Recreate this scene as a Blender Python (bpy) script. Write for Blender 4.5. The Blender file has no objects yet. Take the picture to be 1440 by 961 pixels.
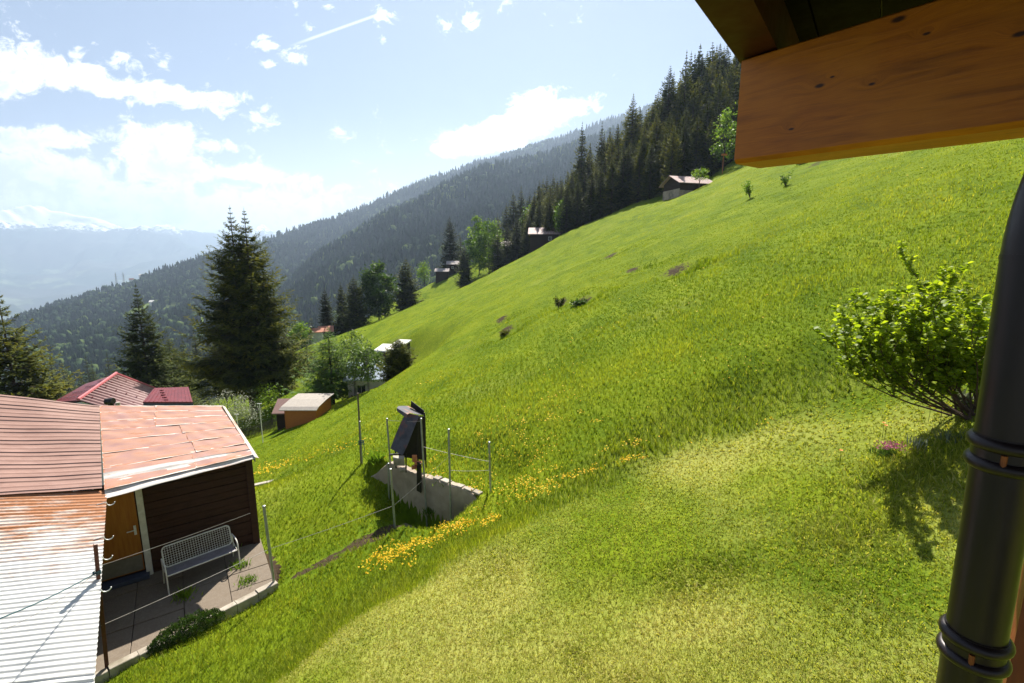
import bpy, math, random
import numpy as np
from mathutils import Vector, Matrix

rad = math.radians
scene = bpy.context.scene
COL = scene.collection

# ------------------------------------------------------------------ camera
PITCH = rad(10.0)
CP, SP = math.cos(PITCH), math.sin(PITCH)
cam_d = bpy.data.cameras.new('camera')
cam_d.sensor_width = 36.0
cam_d.lens = 17.0
cam_d.clip_start = 0.05
cam_d.clip_end = 40000
cam = bpy.data.objects.new('camera', cam_d)
COL.objects.link(cam)
cam.location = (0, 0, 0)
cam.rotation_euler = (rad(90) - PITCH, 0, 0)
scene.camera = cam

# ------------------------------------------------------------------ light
SUN_EL, SUN_AZ = rad(48), rad(6)          # azimuth clockwise from +Y
EXPOSURE = 1.32
HAZE_DENSITY = 1.1e-4
sun_d = bpy.data.lights.new('sun', 'SUN')
sun_d.energy = 5.0
sun_d.angle = rad(0.53)
sun_d.color = (1.0, 0.95, 0.86)
sun = bpy.data.objects.new('sun', sun_d)
COL.objects.link(sun)
sdir = Vector((math.sin(SUN_AZ) * math.cos(SUN_EL), math.cos(SUN_AZ) * math.cos(SUN_EL), math.sin(SUN_EL)))
sun.rotation_euler = (-sdir).to_track_quat('-Z', 'Y').to_euler()
scene.view_settings.view_transform = 'Standard'
scene.view_settings.look = 'None'
scene.view_settings.gamma = 1
scene.view_settings.exposure = EXPOSURE
scene.view_settings.use_curve_mapping = False
scene.cycles.volume_bounces = 0
scene.cycles.max_bounces = 6
scene.cycles.diffuse_bounces = 3
scene.cycles.transparent_max_bounces = 8


def ray(px, py):
    """direction (x/Y, z/Y) on the ground plan of a point seen in the photo"""
    u = (px - 720) / 680.0
    v = (480.5 - py) / 680.0
    den = CP + v * SP
    return u / den, (v * CP - SP) / den


def at(px, py, Y):
    a, b = ray(px, py)
    return Vector((a * Y, Y, b * Y))


# ------------------------------------------------------------------ node helper
class NT:
    def __init__(s, tree):
        s.t = tree
        s.n = tree.nodes
        s.l = tree.links

    def node(s, typ, **kw):
        n = s.n.new(typ)
        for k, v in kw.items():
            setattr(n, k, v)
        return n

    def put(s, sock, val):
        if isinstance(val, bpy.types.NodeSocket):
            s.l.new(val, sock)
        elif val is not None:
            if sock.type == 'RGBA' and hasattr(val, '__len__') and len(val) == 3:
                val = (*val, 1)
            sock.default_value = val

    def math(s, op, a, b=None, c=None, clamp=False):
        n = s.node('ShaderNodeMath', operation=op, use_clamp=clamp)
        s.put(n.inputs[0], a)
        if b is not None: s.put(n.inputs[1], b)
        if c is not None: s.put(n.inputs[2], c)
        return n.outputs[0]

    def vmath(s, op, a, b=None):
        n = s.node('ShaderNodeVectorMath', operation=op)
        s.put(n.inputs[0], a)
        if b is not None: s.put(n.inputs[1], b)
        return n.outputs['Value'] if op in ('LENGTH', 'DISTANCE', 'DOT_PRODUCT') else n.outputs[0]

    def mix(s, f, a, b, blend='MIX'):
        n = s.node('ShaderNodeMix', data_type='RGBA', blend_type=blend)
        s.put(n.inputs[0], f); s.put(n.inputs[6], a); s.put(n.inputs[7], b)
        return n.outputs[2]

    def noise(s, vec, scale, detail=4, rough=0.55, dist=0.0):
        n = s.node('ShaderNodeTexNoise')
        if vec is not None: s.put(n.inputs['Vector'], vec)
        n.inputs['Scale'].default_value = scale
        n.inputs['Detail'].default_value = detail
        n.inputs['Roughness'].default_value = rough
        n.inputs['Distortion'].default_value = dist
        return n.outputs[0]

    def ramp(s, fac, stops, interp='LINEAR'):
        n = s.node('ShaderNodeValToRGB')
        r = n.color_ramp
        r.interpolation = interp
        while len(r.elements) < len(stops): r.elements.new(0.5)
        for e, (p, c) in zip(r.elements, stops):
            e.position = p
            e.color = (*c, 1) if hasattr(c, '__len__') else (c, c, c, 1)
        s.put(n.inputs[0], fac)
        return n.outputs[0]

    def maprange(s, v, a, b, c=0.0, d=1.0, smooth=False):
        n = s.node('ShaderNodeMapRange', clamp=True)
        if smooth: n.interpolation_type = 'SMOOTHSTEP'
        s.put(n.inputs[0], v)
        for i, x in enumerate((a, b, c, d)): s.put(n.inputs[i + 1], x)
        return n.outputs[0]

    def mapping(s, vec, scale=(1, 1, 1), loc=(0, 0, 0), rot=(0, 0, 0)):
        n = s.node('ShaderNodeMapping')
        s.put(n.inputs[0], vec)
        n.inputs['Location'].default_value = loc
        n.inputs['Rotation'].default_value = rot
        n.inputs['Scale'].default_value = scale
        return n.outputs[0]

    def bump(s, h, strength=0.3, dist=0.02):
        n = s.node('ShaderNodeBump')
        n.inputs['Strength'].default_value = strength
        n.inputs['Distance'].default_value = dist
        s.put(n.inputs['Height'], h)
        return n.outputs[0]


# ------------------------------------------------------------------ world
world = bpy.data.worlds.new('World')
scene.world = world
world.use_nodes = True
W = NT(world.node_tree)
W.n.clear()
sky = W.node('ShaderNodeTexSky', sky_type='NISHITA')
sky.sun_disc = False
sky.sun_elevation = SUN_EL
sky.sun_rotation = SUN_AZ
sky.altitude = 1300
sky.air_density = 1.0
sky.dust_density = 1.6
sky.ozone_density = 1.2
tc = W.node('ShaderNodeTexCoord')
sep = W.node('ShaderNodeSeparateXYZ')
W.put(sep.inputs[0], tc.outputs['Generated'])
ysafe = W.math('MAXIMUM', sep.outputs[1], 0.02)
gx = W.math('DIVIDE', sep.outputs[0], ysafe)
gzn = W.math('DIVIDE', sep.outputs[2], ysafe)
comb = W.node('ShaderNodeCombineXYZ')
W.put(comb.inputs[0], gx); W.put(comb.inputs[1], gzn)
P = comb.outputs[0]
n1 = W.noise(W.mapping(P, (1, 1.7, 1), (3.1, 0.4, 0)), 5.5, 12, 0.66, 0.1)
n2 = W.noise(W.mapping(P, (1, 1.3, 1), (7.1, 2.4, 0)), 22, 8, 0.65, 0.6)
field = None
# clouds: (px, py, half width, half height, tilt, strength) turned into sky directions
CL = [(40, 95, 150, 34, 0, 1.0), (190, 125, 150, 18, -10, .95), (270, 132, 70, 14, -6, .8),
      (215, 205, 75, 36, 0, 1.0), (245, 235, 90, 26, -10, .9), (300, 205, 50, 16, -12, .6),
      (60, 200, 110, 26, 0, .75), (30, 255, 210, 48, 0, 1.0), (330, 245, 130, 16, -3, .8),
      (200, 290, 330, 40, 0, .95), (430, 290, 110, 22, 0, .6),
      (745, 165, 55, 32, 18, 1.0), (690, 195, 75, 22, 8, 1.0), (810, 150, 50, 16, 0, .6), (640, 208, 35, 14, 0, .8),
      (375, 60, 20, 14, -20, .62), (410, 80, 26, 11, -15, .62), (438, 38, 16, 14, 0, .6), (532, 25, 18, 22, 30, .6),
      (465, 12, 16, 10, 0, .55), (540, 58, 12, 9, 0, .5), (418, 14, 8, 22, 0, .5), (383, 90, 22, 7, 0, .5)]
for (px, py, hw, hh, tilt, st) in CL:
    a, b = ray(px, py)
    k = 1 / 680.0 / (CP + (480.5 - py) / 680 * SP)
    v = W.mapping(P, (1, 1, 1), (-a, -b, 0))
    vr = W.node('ShaderNodeVectorRotate', rotation_type='Z_AXIS')
    W.put(vr.inputs[0], v); vr.inputs['Angle'].default_value = rad(-tilt)
    sc_ = W.mapping(vr.outputs[0], (1 / (hw * k), 1 / (hh * k), 0))
    ln = W.vmath('LENGTH', sc_)
    g = W.maprange(ln, 0.0, 1.7, st, 0.0, True)
    field = g if field is None else W.math('MAXIMUM', field, g)
dens = W.math('ADD', W.math('MULTIPLY', field, 0.93), W.math('MULTIPLY', W.math('SUBTRACT', n1, 0.5), 1.7))
dens = W.math('ADD', dens, W.math('MULTIPLY', W.math('SUBTRACT', n2, 0.5), 1.75))
mask = W.maprange(dens, 0.28, 0.62, 0, 1, True)
core = W.maprange(W.math('ADD', dens, W.math('MULTIPLY', W.math('SUBTRACT', n1, .5), 1.2)), 0.62, 1.15, 0, 1, True)
# contrail
a0, b0 = ray(405, 66); a1, b1 = ray(545, 16)
ang = math.atan2(b1 - b0, a1 - a0); L = math.hypot(a1 - a0, b1 - b0)
v = W.mapping(P, (1, 1, 1), (-a0, -b0, 0))
vr = W.node('ShaderNodeVectorRotate', rotation_type='Z_AXIS'); W.put(vr.inputs[0], v); vr.inputs['Angle'].default_value = -ang
s2 = W.node('ShaderNodeSeparateXYZ'); W.put(s2.inputs[0], vr.outputs[0])
tr = W.math('MULTIPLY', W.maprange(W.math('ABSOLUTE', s2.outputs[1]), 0.0, 0.004, 0.55, 0, True),
            W.math('MULTIPLY', W.maprange(s2.outputs[0], 0, .05, 0, 1), W.maprange(s2.outputs[0], L - .01, L, 1, 0)))
mask = W.math('MAXIMUM', mask, tr)
mask = W.math('MULTIPLY', mask, W.math('GREATER_THAN', sep.outputs[1], 0.05))
cloudcol = W.mix(core, (13.5, 13.6, 13.8, 1), (8.6, 9.1, 10.0, 1))
# thin high veil that whitens the sky towards the sun side
veil = W.maprange(gzn, -0.05, 0.75, 0.6, 0.4)
skyc = W.mix(veil, sky.outputs[0], (4.0, 5.1, 6.5, 1))
skyc = W.mix(1.0, skyc, (.86, .84, .89, 1), 'MULTIPLY')
skyc = W.mix(W.maprange(gzn, .0, .30, .65, .0, True), skyc, (9.6, 9.7, 10.3, 1))
final = W.mix(W.math('MULTIPLY', mask, 0.95), skyc, cloudcol)
bg = W.node('ShaderNodeBackground')
W.put(bg.inputs[0], final); bg.inputs[1].default_value = 0.041
wo = W.node('ShaderNodeOutputWorld')
W.put(wo.inputs[0], bg.outputs[0])

# ------------------------------------------------------------------ ground heights
rng = np.random.default_rng(7)
TAB = rng.random((256, 256))


def vnoise(x, y, s, seed=0):
    x = np.asarray(x, float) / s + seed * 17.3 + 1000
    y = np.asarray(y, float) / s + seed * 9.1 + 1000
    xi = np.floor(x).astype(int); yi = np.floor(y).astype(int)
    fx = x - xi; fy = y - yi
    fx = fx * fx * (3 - 2 * fx); fy = fy * fy * (3 - 2 * fy)
    a = TAB[xi % 256, yi % 256]; b = TAB[(xi + 1) % 256, yi % 256]
    c = TAB[xi % 256, (yi + 1) % 256]; d = TAB[(xi + 1) % 256, (yi + 1) % 256]
    return (a * (1 - fx) + b * fx) * (1 - fy) + (c * (1 - fx) + d * fx) * fy - 0.5


def fbm(x, y, s, seed=0, oct=4):
    r = 0; amp = 1
    for i in range(oct):
        r = r + amp * vnoise(x, y, s / 2 ** i, seed + i * 3)
        amp *= 0.5
    return r


def sstep(x, a, b):
    t = np.clip((np.asarray(x, float) - a) / (b - a), 0, 1)
    return t * t * (3 - 2 * t)


def plane(x, y):
    return -5.5 + .46 * x + .02 * y


def lawn_plane(x, y):
    return -4.0 + .24 * x - .13 * y + .018 * np.maximum(0, x - 1) ** 2


LX = [-9, -5.2, -4.1, -2.8, -0.3, 2.8, 5.5, 7.8, 12, 20]
LY = [0.5, 3.9, 5.2, 7.0, 8.3, 9.9, 9.9, 8.8, 7.8, 7.0]


def lawn_edge(x):
    return np.interp(x, LX, LY)


CT = []          # x, y, residual, sigma


def ctl(x, y, z, s=None):
    CT.append((x, y, z - plane(x, y), s or (0.14 * math.hypot(x, y) + 0.35)))


for xx in np.arange(-8, 13.1, 1.5):
    for yy in np.arange(-6, 11.5, 1.5):
        if yy < lawn_edge(xx) - 0.2 and xx > -6.2 + 0.0 * yy:
            ctl(xx, yy, lawn_plane(xx, yy), 1.0 + .08 * max(0, xx))
for (px, py, Y) in [(555, 748, 10.7), (690, 693, 11.4), (387, 828, 9.1), (150, 930, 7.0), (370, 680, 14), (430, 640, 20),
                    (507, 657, 15), (450, 740, 12.2), (400, 790, 10.3),
                    (650, 402, 168), (612, 396, 200), (591, 405, 190), (570, 437, 140), (551, 440, 138), (502, 462, 125),
                    (440, 478, 115), (768, 347, 132), (720, 372, 150), (860, 300, 115), (930, 277, 98), (1030, 235, 98),
                    (965, 275, 92), (1000, 258, 88), (820, 318, 125), (683, 397, 162), (725, 368, 150), (700, 388, 156), (668, 402, 160), (740, 356, 145)]:
    p = at(px, py, Y)
    ctl(p.x, p.y, p.z, None if Y < 60 else .085 * Y)
# hollow with the small houses behind the near shoulder
for (px, py, Y, sg) in [(470, 568, 45, 6), (520, 572, 42, 4), (556, 551, 44, 3.2), (530, 548, 58, 6), (500, 560, 52, 6), (575, 535, 50, 3.5)]:
    p = at(px, py, Y)
    ctl(p.x, p.y, p.z, sg)
for xx, yy in [(-8.8, 25), (-7.5, 28), (-7, 33), (-6, 38), (-12, 26), (-5, 44), (-8, 60), (-13, 66), (-4, 52)]:
    ctl(xx, yy, float(plane(xx, yy)), 3.5)
# patio level and the ground round the shed
for xx, yy, zz in [(-8, 9, -7.15), (-7, 8.2, -7.15), (-9, 11, -7.15), (-7.2, 10.2, -7.15), (-6, 10.6, -7.1), (-5.6, 9.8, -7.1), (-10, 8, -7.1),
                   (-11, 12, -7.2), (-9, 14, -7.2), (-12, 16, -8.2), (-6.4, 9.2, -7.1), (-7.6, 7.6, -7.15), (-9.5, 6, -7),
                   (-5.0, 11.2, -7.15), (-6, 13, -7.25)]:
    ctl(xx, yy, zz, 0.9)
CTA = np.array(CT)
NOTCH = []
# the concrete retaining wall
WA = np.array((-0.75, 11.15)); WB = np.array((-4.25, 13.65))
WD = (WB - WA) / np.linalg.norm(WB - WA); WL = float(np.linalg.norm(WB - WA))
WN = np.array((-abs(WD[1]), -abs(WD[0])))   # towards the camera side, downhill
WTOP = -5.88
PIT = -7.4


def in_poly(x, y, poly):
    inside = np.zeros(len(x), bool)
    n = len(poly)
    for i in range(n):
        x1, y1 = poly[i]; x2, y2 = poly[(i + 1) % n]
        c = ((y1 > y) != (y2 > y)) & (x < (x2 - x1) * (y - y1) / (y2 - y1 + 1e-12) + x1)
        inside ^= c
    return inside


PATIO = [(-9.3, 9.0), (-7.1, 6.5), (-6.62, 7.1), (-4.95, 9.2), (-5.35, 10.2), (-6.2, 11.15), (-8.0, 10.1)]
SHEDP = [(-8.9, 9.3), (-6.3, 11.1), (-8.9, 14.6), (-13.5, 12), (-12, 7), (-7.2, 6.4)]


def gz(x, y):
    x = np.atleast_1d(np.asarray(x, float)); y = np.atleast_1d(np.asarray(y, float))
    base = plane(x, y)
    num = np.zeros_like(x); den = np.full_like(x, 0.12)
    for cx, cy, r, s in CTA:
        w = np.exp(-((x - cx) ** 2 + (y - cy) ** 2) / (s * s))
        w = w * (1 + 0.0 * s)
        num += w * r; den += w
    z = base + num / den
    d = np.hypot(x, y)
    far = sstep(d, 12, 40)
    z = z + far * (fbm(x, y, 38, 3) * .8 + fbm(x, y, 9, 5) * .45) * np.clip(d / 90, 0.25, 1.2)
    z = z + far * fbm(x, y, 4.0, 14, 3) * .13
    z = z + sstep(d, 5, 14) * fbm(x, y, 2.2, 8, 3) * 0.13 + fbm(x, y, 1.1, 11, 2) * 0.03
    # the slope breaks off beyond the last huts
    z = z - np.maximum(0, y - 222) * 0.5 * np.clip((70 - x) / 60, 0, 1)
    z = z + np.maximum(0, x - 42) * 0.22 * sstep(y, 70, 110)
    for (qx, qy, q1, q2) in NOTCH:
        z = z - .42 * q2 * np.exp(-(((x - qx) / q1) ** 2 + ((y - qy) / q2) ** 2))
    # cut in front of the retaining wall
    rx = x - WA[0]; ry = y - WA[1]
    t = (rx * WD[0] + ry * WD[1]) / WL
    s = rx * WN[0] + ry * WN[1]
    m = sstep(s, -0.02, 0.10) * (1 - sstep(s, 0.75, 1.5)) * sstep(t, -0.02, 0.2) * (1 - sstep(t, 0.48, 1.02))
    m2 = sstep(-s, 0.02, 0.12) * (1 - sstep(-s, 0.9, 2.2)) * sstep(t, -0.2, 0.02) * (1 - sstep(t, 0.98, 1.2))
    z = z * (1 - m2) + (WTOP - 0.06) * m2
    z = z - m * np.maximum(0, z - PIT)
    ins = in_poly(x, y, PATIO) | in_poly(x, y, SHEDP)
    z = np.where(ins, np.minimum(z, -7.17), z)
    return z


def g1(x, y):
    return float(gz(x, y)[0])


def hit(px, py, y0=3.0, y1=260.0):
    a, b = ray(px, py)
    ys = np.exp(np.linspace(math.log(y0), math.log(y1), 900))
    dz = b * ys - gz(a * ys, ys)
    idx = np.where(dz < 0)[0]
    if len(idx) == 0:
        i = int(np.argmin(dz))
        return Vector((a * ys[i], ys[i], g1(a * ys[i], ys[i])))
    i = idx[0]
    if i == 0: return Vector((a * ys[0], ys[0], b * ys[0]))
    f = dz[i - 1] / (dz[i - 1] - dz[i])
    Y = ys[i - 1] + f * (ys[i] - ys[i - 1])
    return Vector((a * Y, Y, g1(a * Y, Y)))


# ------------------------------------------------------------------ mesh helpers
def link_mesh(name, verts, faces, mat, parent=None, smooth=False, attrs=None, uv=None):
    me = bpy.data.meshes.new(name)
    if isinstance(faces, np.ndarray):
        nv = len(verts); nf, k = faces.shape
        me.vertices.add(nv)
        me.vertices.foreach_set('co', np.asarray(verts, np.float32).ravel())
        me.loops.add(nf * k)
        me.loops.foreach_set('vertex_index', faces.astype(np.int32).ravel())
        me.polygons.add(nf)
        me.polygons.foreach_set('loop_start', np.arange(0, nf * k, k, dtype=np.int32))
        me.update(calc_edges=True)
    else:
        me.from_pydata([tuple(v) for v in verts], [], faces)
        me.update()
    if smooth:
        me.polygons.foreach_set('use_smooth', np.ones(len(me.polygons), bool))
    for k_, arr in (attrs or {}).items():
        at_ = me.attributes.new(k_, 'FLOAT', 'POINT')
        at_.data.foreach_set('value', np.asarray(arr, np.float32))
    if uv is not None:
        l = me.uv_layers.new(name='UVMap')
        vi = np.empty(len(me.loops), np.int32)
        me.loops.foreach_get('vertex_index', vi)
        l.data.foreach_set('uv', np.asarray(uv, np.float32)[vi].ravel())
    if mat: me.materials.append(mat)
    o = bpy.data.objects.new(name, me)
    COL.objects.link(o)
    if parent: o.parent = parent
    return o


class MB:
    """collects shapes into one mesh; org is taken off every vertex (the place of the thing's empty)"""

    def __init__(s, org=(0, 0, 0)):
        s.v = []; s.f = []; s.o = Vector(org); s.uv = []; s.hasuv = False

    def add(s, vs, fs, uv=None):
        b = len(s.v)
        s.v += [tuple(Vector(v) - s.o) for v in vs]
        s.f += [tuple(b + i for i in f) for f in fs]
        s.uv += list(uv) if uv else [(0, 0)] * len(vs)
        if uv: s.hasuv = True
        return s

    def box(s, c, size, ax=None, bev=0.0):
        """c centre, size full, ax = (x,y,z) axes"""
        c = Vector(c)
        X, Y, Z = ax if ax else (Vector((1, 0, 0)), Vector((0, 1, 0)), Vector((0, 0, 1)))
        hx, hy, hz = size[0] / 2, size[1] / 2, size[2] / 2
        if bev <= 0:
            vs = [c + X * (i * hx) + Y * (j * hy) + Z * (k * hz) for k in (-1, 1) for j in (-1, 1) for i in (-1, 1)]
            fs = [(0, 2, 3, 1), (4, 5, 7, 6), (0, 1, 5, 4), (2, 6, 7, 3), (0, 4, 6, 2), (1, 3, 7, 5)]
            return s.add(vs, fs)
        # bevelled in plan round X axis (cross-section YZ octagon)
        b = bev
        prof = [(-hy + b, -hz), (hy - b, -hz), (hy, -hz + b), (hy, hz - b), (hy - b, hz), (-hy + b, hz), (-hy, hz - b), (-hy, -hz + b)]
        vs = []
        for i, sx in ((-1, 1), (1, 1)):
            for (py, pz) in prof:
                vs.append(c + X * (i * hx) + Y * py + Z * pz)
        fs = [tuple(range(7, -1, -1)), tuple(range(8, 16))]
        for i in range(8):
            j = (i + 1) % 8
            fs.append((i, j, 8 + j, 8 + i))
        return s.add(vs, fs)

    def tube(s, pts, r, n=8, caps=True):
        pts = [Vector(p) for p in pts]
        rs = r if hasattr(r, '__len__') else [r] * len(pts)
        vs = []; fs = []
        prev = None
        for i, p in enumerate(pts):
            d = (pts[min(i + 1, len(pts) - 1)] - pts[max(i - 1, 0)])
            if d.length < 1e-9: d = Vector((0, 0, 1))
            d.normalize()
            if prev is None:
                a = d.orthogonal().normalized()
            else:
                a = (prev - d * prev.dot(d))
                a = a.normalized() if a.length > 1e-6 else d.orthogonal().normalized()
            prev = a
            b = d.cross(a)
            for k in range(n):
                t = 2 * math.pi * k / n
                vs.append(p + (a * math.cos(t) + b * math.sin(t)) * rs[i])
        for i in range(len(pts) - 1):
            for k in range(n):
                k2 = (k + 1) % n
                fs.append((i * n + k, i * n + k2, (i + 1) * n + k2, (i + 1) * n + k))
        if caps:
            fs.append(tuple(range(n - 1, -1, -1)))
            fs.append(tuple((len(pts) - 1) * n + k for k in range(n)))
        return s.add(vs, fs)

    def prism(s, poly, ext):
        """poly = list of 3D points, ext = extrusion vector"""
        n = len(poly); ext = Vector(ext)
        vs = [Vector(p) for p in poly] + [Vector(p) + ext for p in poly]
        fs = [tuple(range(n - 1, -1, -1)), tuple(range(n, 2 * n))]
        for i in range(n):
            j = (i + 1) % n
            fs.append((i, j, n + j, n + i))
        return s.add(vs, fs)

    def build(s, name, mat, parent=None, smooth=False, bevel=0.0):
        o = link_mesh(name, s.v, s.f, mat, parent, smooth, uv=s.uv if s.hasuv else None)
        if bevel > 0:
            m = o.modifiers.new('bevel', 'BEVEL'); m.width = bevel; m.segments = 2; m.limit_method = 'ANGLE'
        if smooth and not bevel:
            try:
                o.data.set_sharp_from_angle(angle=rad(40))
            except Exception:
                pass
        return o


def tag(o, label=None, cat=None, group=None, kind=None):
    if label: o['label'] = label
    if cat: o['category'] = cat
    if group: o['group'] = group
    if kind: o['kind'] = kind
    return o


def thing(name, label, cat, loc=(0, 0, 0), rz=0.0, group=None, scale=None):
    o = bpy.data.objects.new(name, None)
    COL.objects.link(o)
    o.empty_display_size = 0.3
    o.location = loc
    o.rotation_euler = (0, 0, rz)
    if scale: o.scale = scale
    return tag(o, label, cat, group)


def copy_tree(o, parent=None):
    c = o.copy()
    COL.objects.link(c)
    c.parent = parent
    for ch in list(o.children): copy_tree(ch, c)
    return c


# ------------------------------------------------------------------ materials
def newmat(name):
    m = bpy.data.materials.new(name)
    m.use_nodes = True
    n = NT(m.node_tree)
    return m, n, n.n['Principled BSDF']


def pmat(name, c1, c2=None, scale=6, rough=0.7, bump=0.15, stretch=(1, 1, 1), metal=0.0, detail=6, spec=0.3, dist=0.02, uv=False, dirt=None):
    m, n, b = newmat(name)
    c2 = c2 or tuple(x * 0.75 for x in c1)
    co = n.node('ShaderNodeTexCoord')
    v = n.mapping(co.outputs['UV' if uv else 'Object'], stretch)
    f = n.noise(v, scale, detail, 0.6, 0.3)
    col = n.mix(n.maprange(f, .3, .7), c1, c2)
    if dirt:
        f3 = n.noise(v, scale * .23, 4, .6)
        col = n.mix(n.maprange(f3, .5, .68), col, dirt)
    f2 = n.noise(v, scale * 7, 3, .6)
    n.put(b.inputs['Base Color'], col)
    n.put(b.inputs['Roughness'], n.maprange(f2, .2, .8, max(0, rough - .1), min(1, rough + .1)))
    b.inputs['Metallic'].default_value = metal
    b.inputs['Specular IOR Level'].default_value = spec
    n.put(b.inputs['Normal'], n.bump(n.math('ADD', f, n.math('MULTIPLY', f2, .4)), bump, dist))
    return m


def foliage_mat(name, stops, trans=0.35, rough=0.6, ttint=(1.15, 1.2, 0.5), spec=0.25):
    m, n, b = newmat(name)
    a = n.node('ShaderNodeAttribute', attribute_name='tint')
    oi = n.node('ShaderNodeObjectInfo')
    f = n.math('ADD', a.outputs['Fac'], n.math('MULTIPLY', n.math('SUBTRACT', oi.outputs['Random'], .5), .42), clamp=True)
    col = n.ramp(f, stops)
    n.put(b.inputs['Base Color'], col)
    b.inputs['Roughness'].default_value = rough
    b.inputs['Specular IOR Level'].default_value = spec
    t = n.node('ShaderNodeBsdfTranslucent')
    n.put(t.inputs[0], n.mix(1.0, col, (*ttint, 1), 'MULTIPLY'))
    mx = n.node('ShaderNodeMixShader')
    mx.inputs[0].default_value = trans
    n.l.new(b.outputs[0], mx.inputs[1]); n.l.new(t.outputs[0], mx.inputs[2])
    out = [x for x in n.n if x.type == 'OUTPUT_MATERIAL'][0]
    n.l.new(mx.outputs[0], out.inputs[0])
    return m


M = {}
M['grass'] = foliage_mat('grass_blades', [(0, (.045, .085, .006)), (.3, (.105, .165, .010)), (.55, (.225, .275, .026)), (.78, (.35, .36, .06)), (1, (.50, .45, .17))], .52, .7, (1.25, 1.2, .45), .06)
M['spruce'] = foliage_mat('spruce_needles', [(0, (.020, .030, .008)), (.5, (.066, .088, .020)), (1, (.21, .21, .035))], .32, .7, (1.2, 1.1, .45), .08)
M['spruce_far'] = foliage_mat('forest_needles', [(0, (.014, .029, .014)), (.5, (.028, .054, .022)), (.85, (.05, .085, .03)), (1, (.12, .17, .04))], .2, .8, (1.1,1.15,.6), .03)
M['leaf_light'] = foliage_mat('broad_leaves_light', [(0, (.05, .10, .012)), (.5, (.14, .23, .025)), (1, (.28, .37, .04))], .5, .5)
M['leaf_mid'] = foliage_mat('broad_leaves_mid', [(0, (.025, .05, .012)), (.5, (.06, .11, .022)), (1, (.12, .19, .04))], .4, .5)
M['leaf_birch'] = foliage_mat('birch_leaves', [(0, (.06, .10, .03)), (.5, (.12, .18, .055)), (1, (.21, .27, .10))], .45, .5)
M['leaf_larch'] = foliage_mat('larch_needles', [(0, (.05, .10, .02)), (.5, (.10, .19, .035)), (1, (.17, .27, .05))], .45, .6)
M['leaf_grey'] = foliage_mat('pale_shrub_leaves', [(0, (.10, .13, .07)), (.5, (.19, .22, .13)), (1, (.46, .45, .36))], .25, .6, (1, 1.05, .8))
M['leaf_bush'] = foliage_mat('hazel_leaves', [(0, (.08, .14, .012)), (.5, (.24, .33, .03)), (1, (.50, .54, .07))], .6, .5, (1.35, 1.3, .35), .2)
M['flower'] = foliage_mat('yellow_petals', [(0, (.85, .55, .01)), (1, (.95, .74, .02))], .3, .6, (1, 1, .8))
M['pink'] = foliage_mat('pink_petals', [(0, (.55, .08, .25)), (1, (.75, .25, .42))], .3, .6, (1, 1, 1))
M['bark'] = pmat('spruce_bark', (.09, .065, .05), (.045, .032, .025), 5, .9, .6, (1, 1, .3), dist=.05)
M['bark_birch'] = pmat('birch_bark', (.30, .28, .25), (.06, .05, .045), 3, .8, .3, (1, 1, 2.5))
M['twig'] = pmat('shrub_bark', (.10, .065, .04), (.055, .035, .022), 20, .85, .4)
M['concrete'] = pmat('concrete', (.42, .34, .26), (.29, .23, .17), 3.0, .9, .35, dirt=(.17, .14, .105))
M['slab'] = pmat('washed_concrete_slab', (.21, .17, .125), (.14, .11, .085), 40, .95, .25, dist=.003, dirt=(.16, .125, .09))
M['stone'] = pmat('pale_stone', (.45, .40, .33), (.27, .23, .18), 5, .9, .5, dirt=(.15, .13, .08))
M['soil'] = pmat('bare_soil', (.16, .105, .065), (.08, .052, .033), 7, .95, .9)
M['darkwood'] = pmat('dark_brown_boards', (.065, .026, .016), (.032, .014, .010), 4, .75, .4, (1, 1, 9))
M['doorwood'] = pmat('varnished_door', (.42, .165, .022), (.30, .10, .013), 3, .5, .1, (7, 7, .7))
M['orangewood'] = pmat('orange_stained_boards', (.50, .17, .035), (.36, .11, .022), 3, .6, .2, (1, 1, 8))
M['whitepaint'] = pmat('white_paint_worn', (.74, .71, .66), (.55, .51, .45), 8, .6, .1)
M['galv'] = pmat('galvanised_steel', (.42, .43, .43), (.27, .28, .28), 12, .45, .1, metal=.6)
M['rustpost'] = pmat('rusty_brown_steel', (.13, .045, .028), (.07, .03, .022), 14, .6, .3, metal=.3)
M['black'] = pmat('black_metal', (.018, .017, .018), (.03, .026, .025), 12, .5, .2, metal=.3)
M['hood'] = pmat('old_dark_sheet', (.10, .10, .115), (.05, .05, .06), 5, .45, .3, metal=.4, dirt=(.30, .09, .05))
M['terracotta'] = pmat('terracotta', (.55, .22, .10), (.38, .13, .06), 8, .8, .2)
M['hookmetal'] = pmat('white_bracket', (.80, .80, .78), (.6, .6, .58), 10, .4, .05, metal=.2)
M['rope'] = pmat('teal_rope', (.035, .10, .12), (.02, .06, .075), 40, .7, .3)
M['wire'] = pmat('fence_wire', (.33, .31, .29), (.22, .20, .18), 40, .5, .1, metal=.5)
M['kick'] = pmat('grey_kick_plate', (.23, .21, .18), (.16, .14, .11), 7, .5, .1, metal=.2)
M['redroof'] = pmat('dark_red_metal_roof', (.20, .035, .04), (.13, .028, .035), 2, .45, .1, metal=.1)
M['redtrim'] = pmat('light_red_ridge_trim', (.55, .16, .17), (.42, .11, .12), 3, .5, .05)
M['snow_guard'] = pmat('snow_guard', (.60, .45, .43), (.45, .33, .31), 6, .5, .05)
M['bluegrey'] = pmat('blue_grey_roof', (.36, .42, .52), (.28, .33, .42), 2, .4, .1, metal=.2)
M['felt'] = pmat('grey_felt_roof', (.42, .37, .32), (.34, .30, .26), 5, .9, .2)
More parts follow.
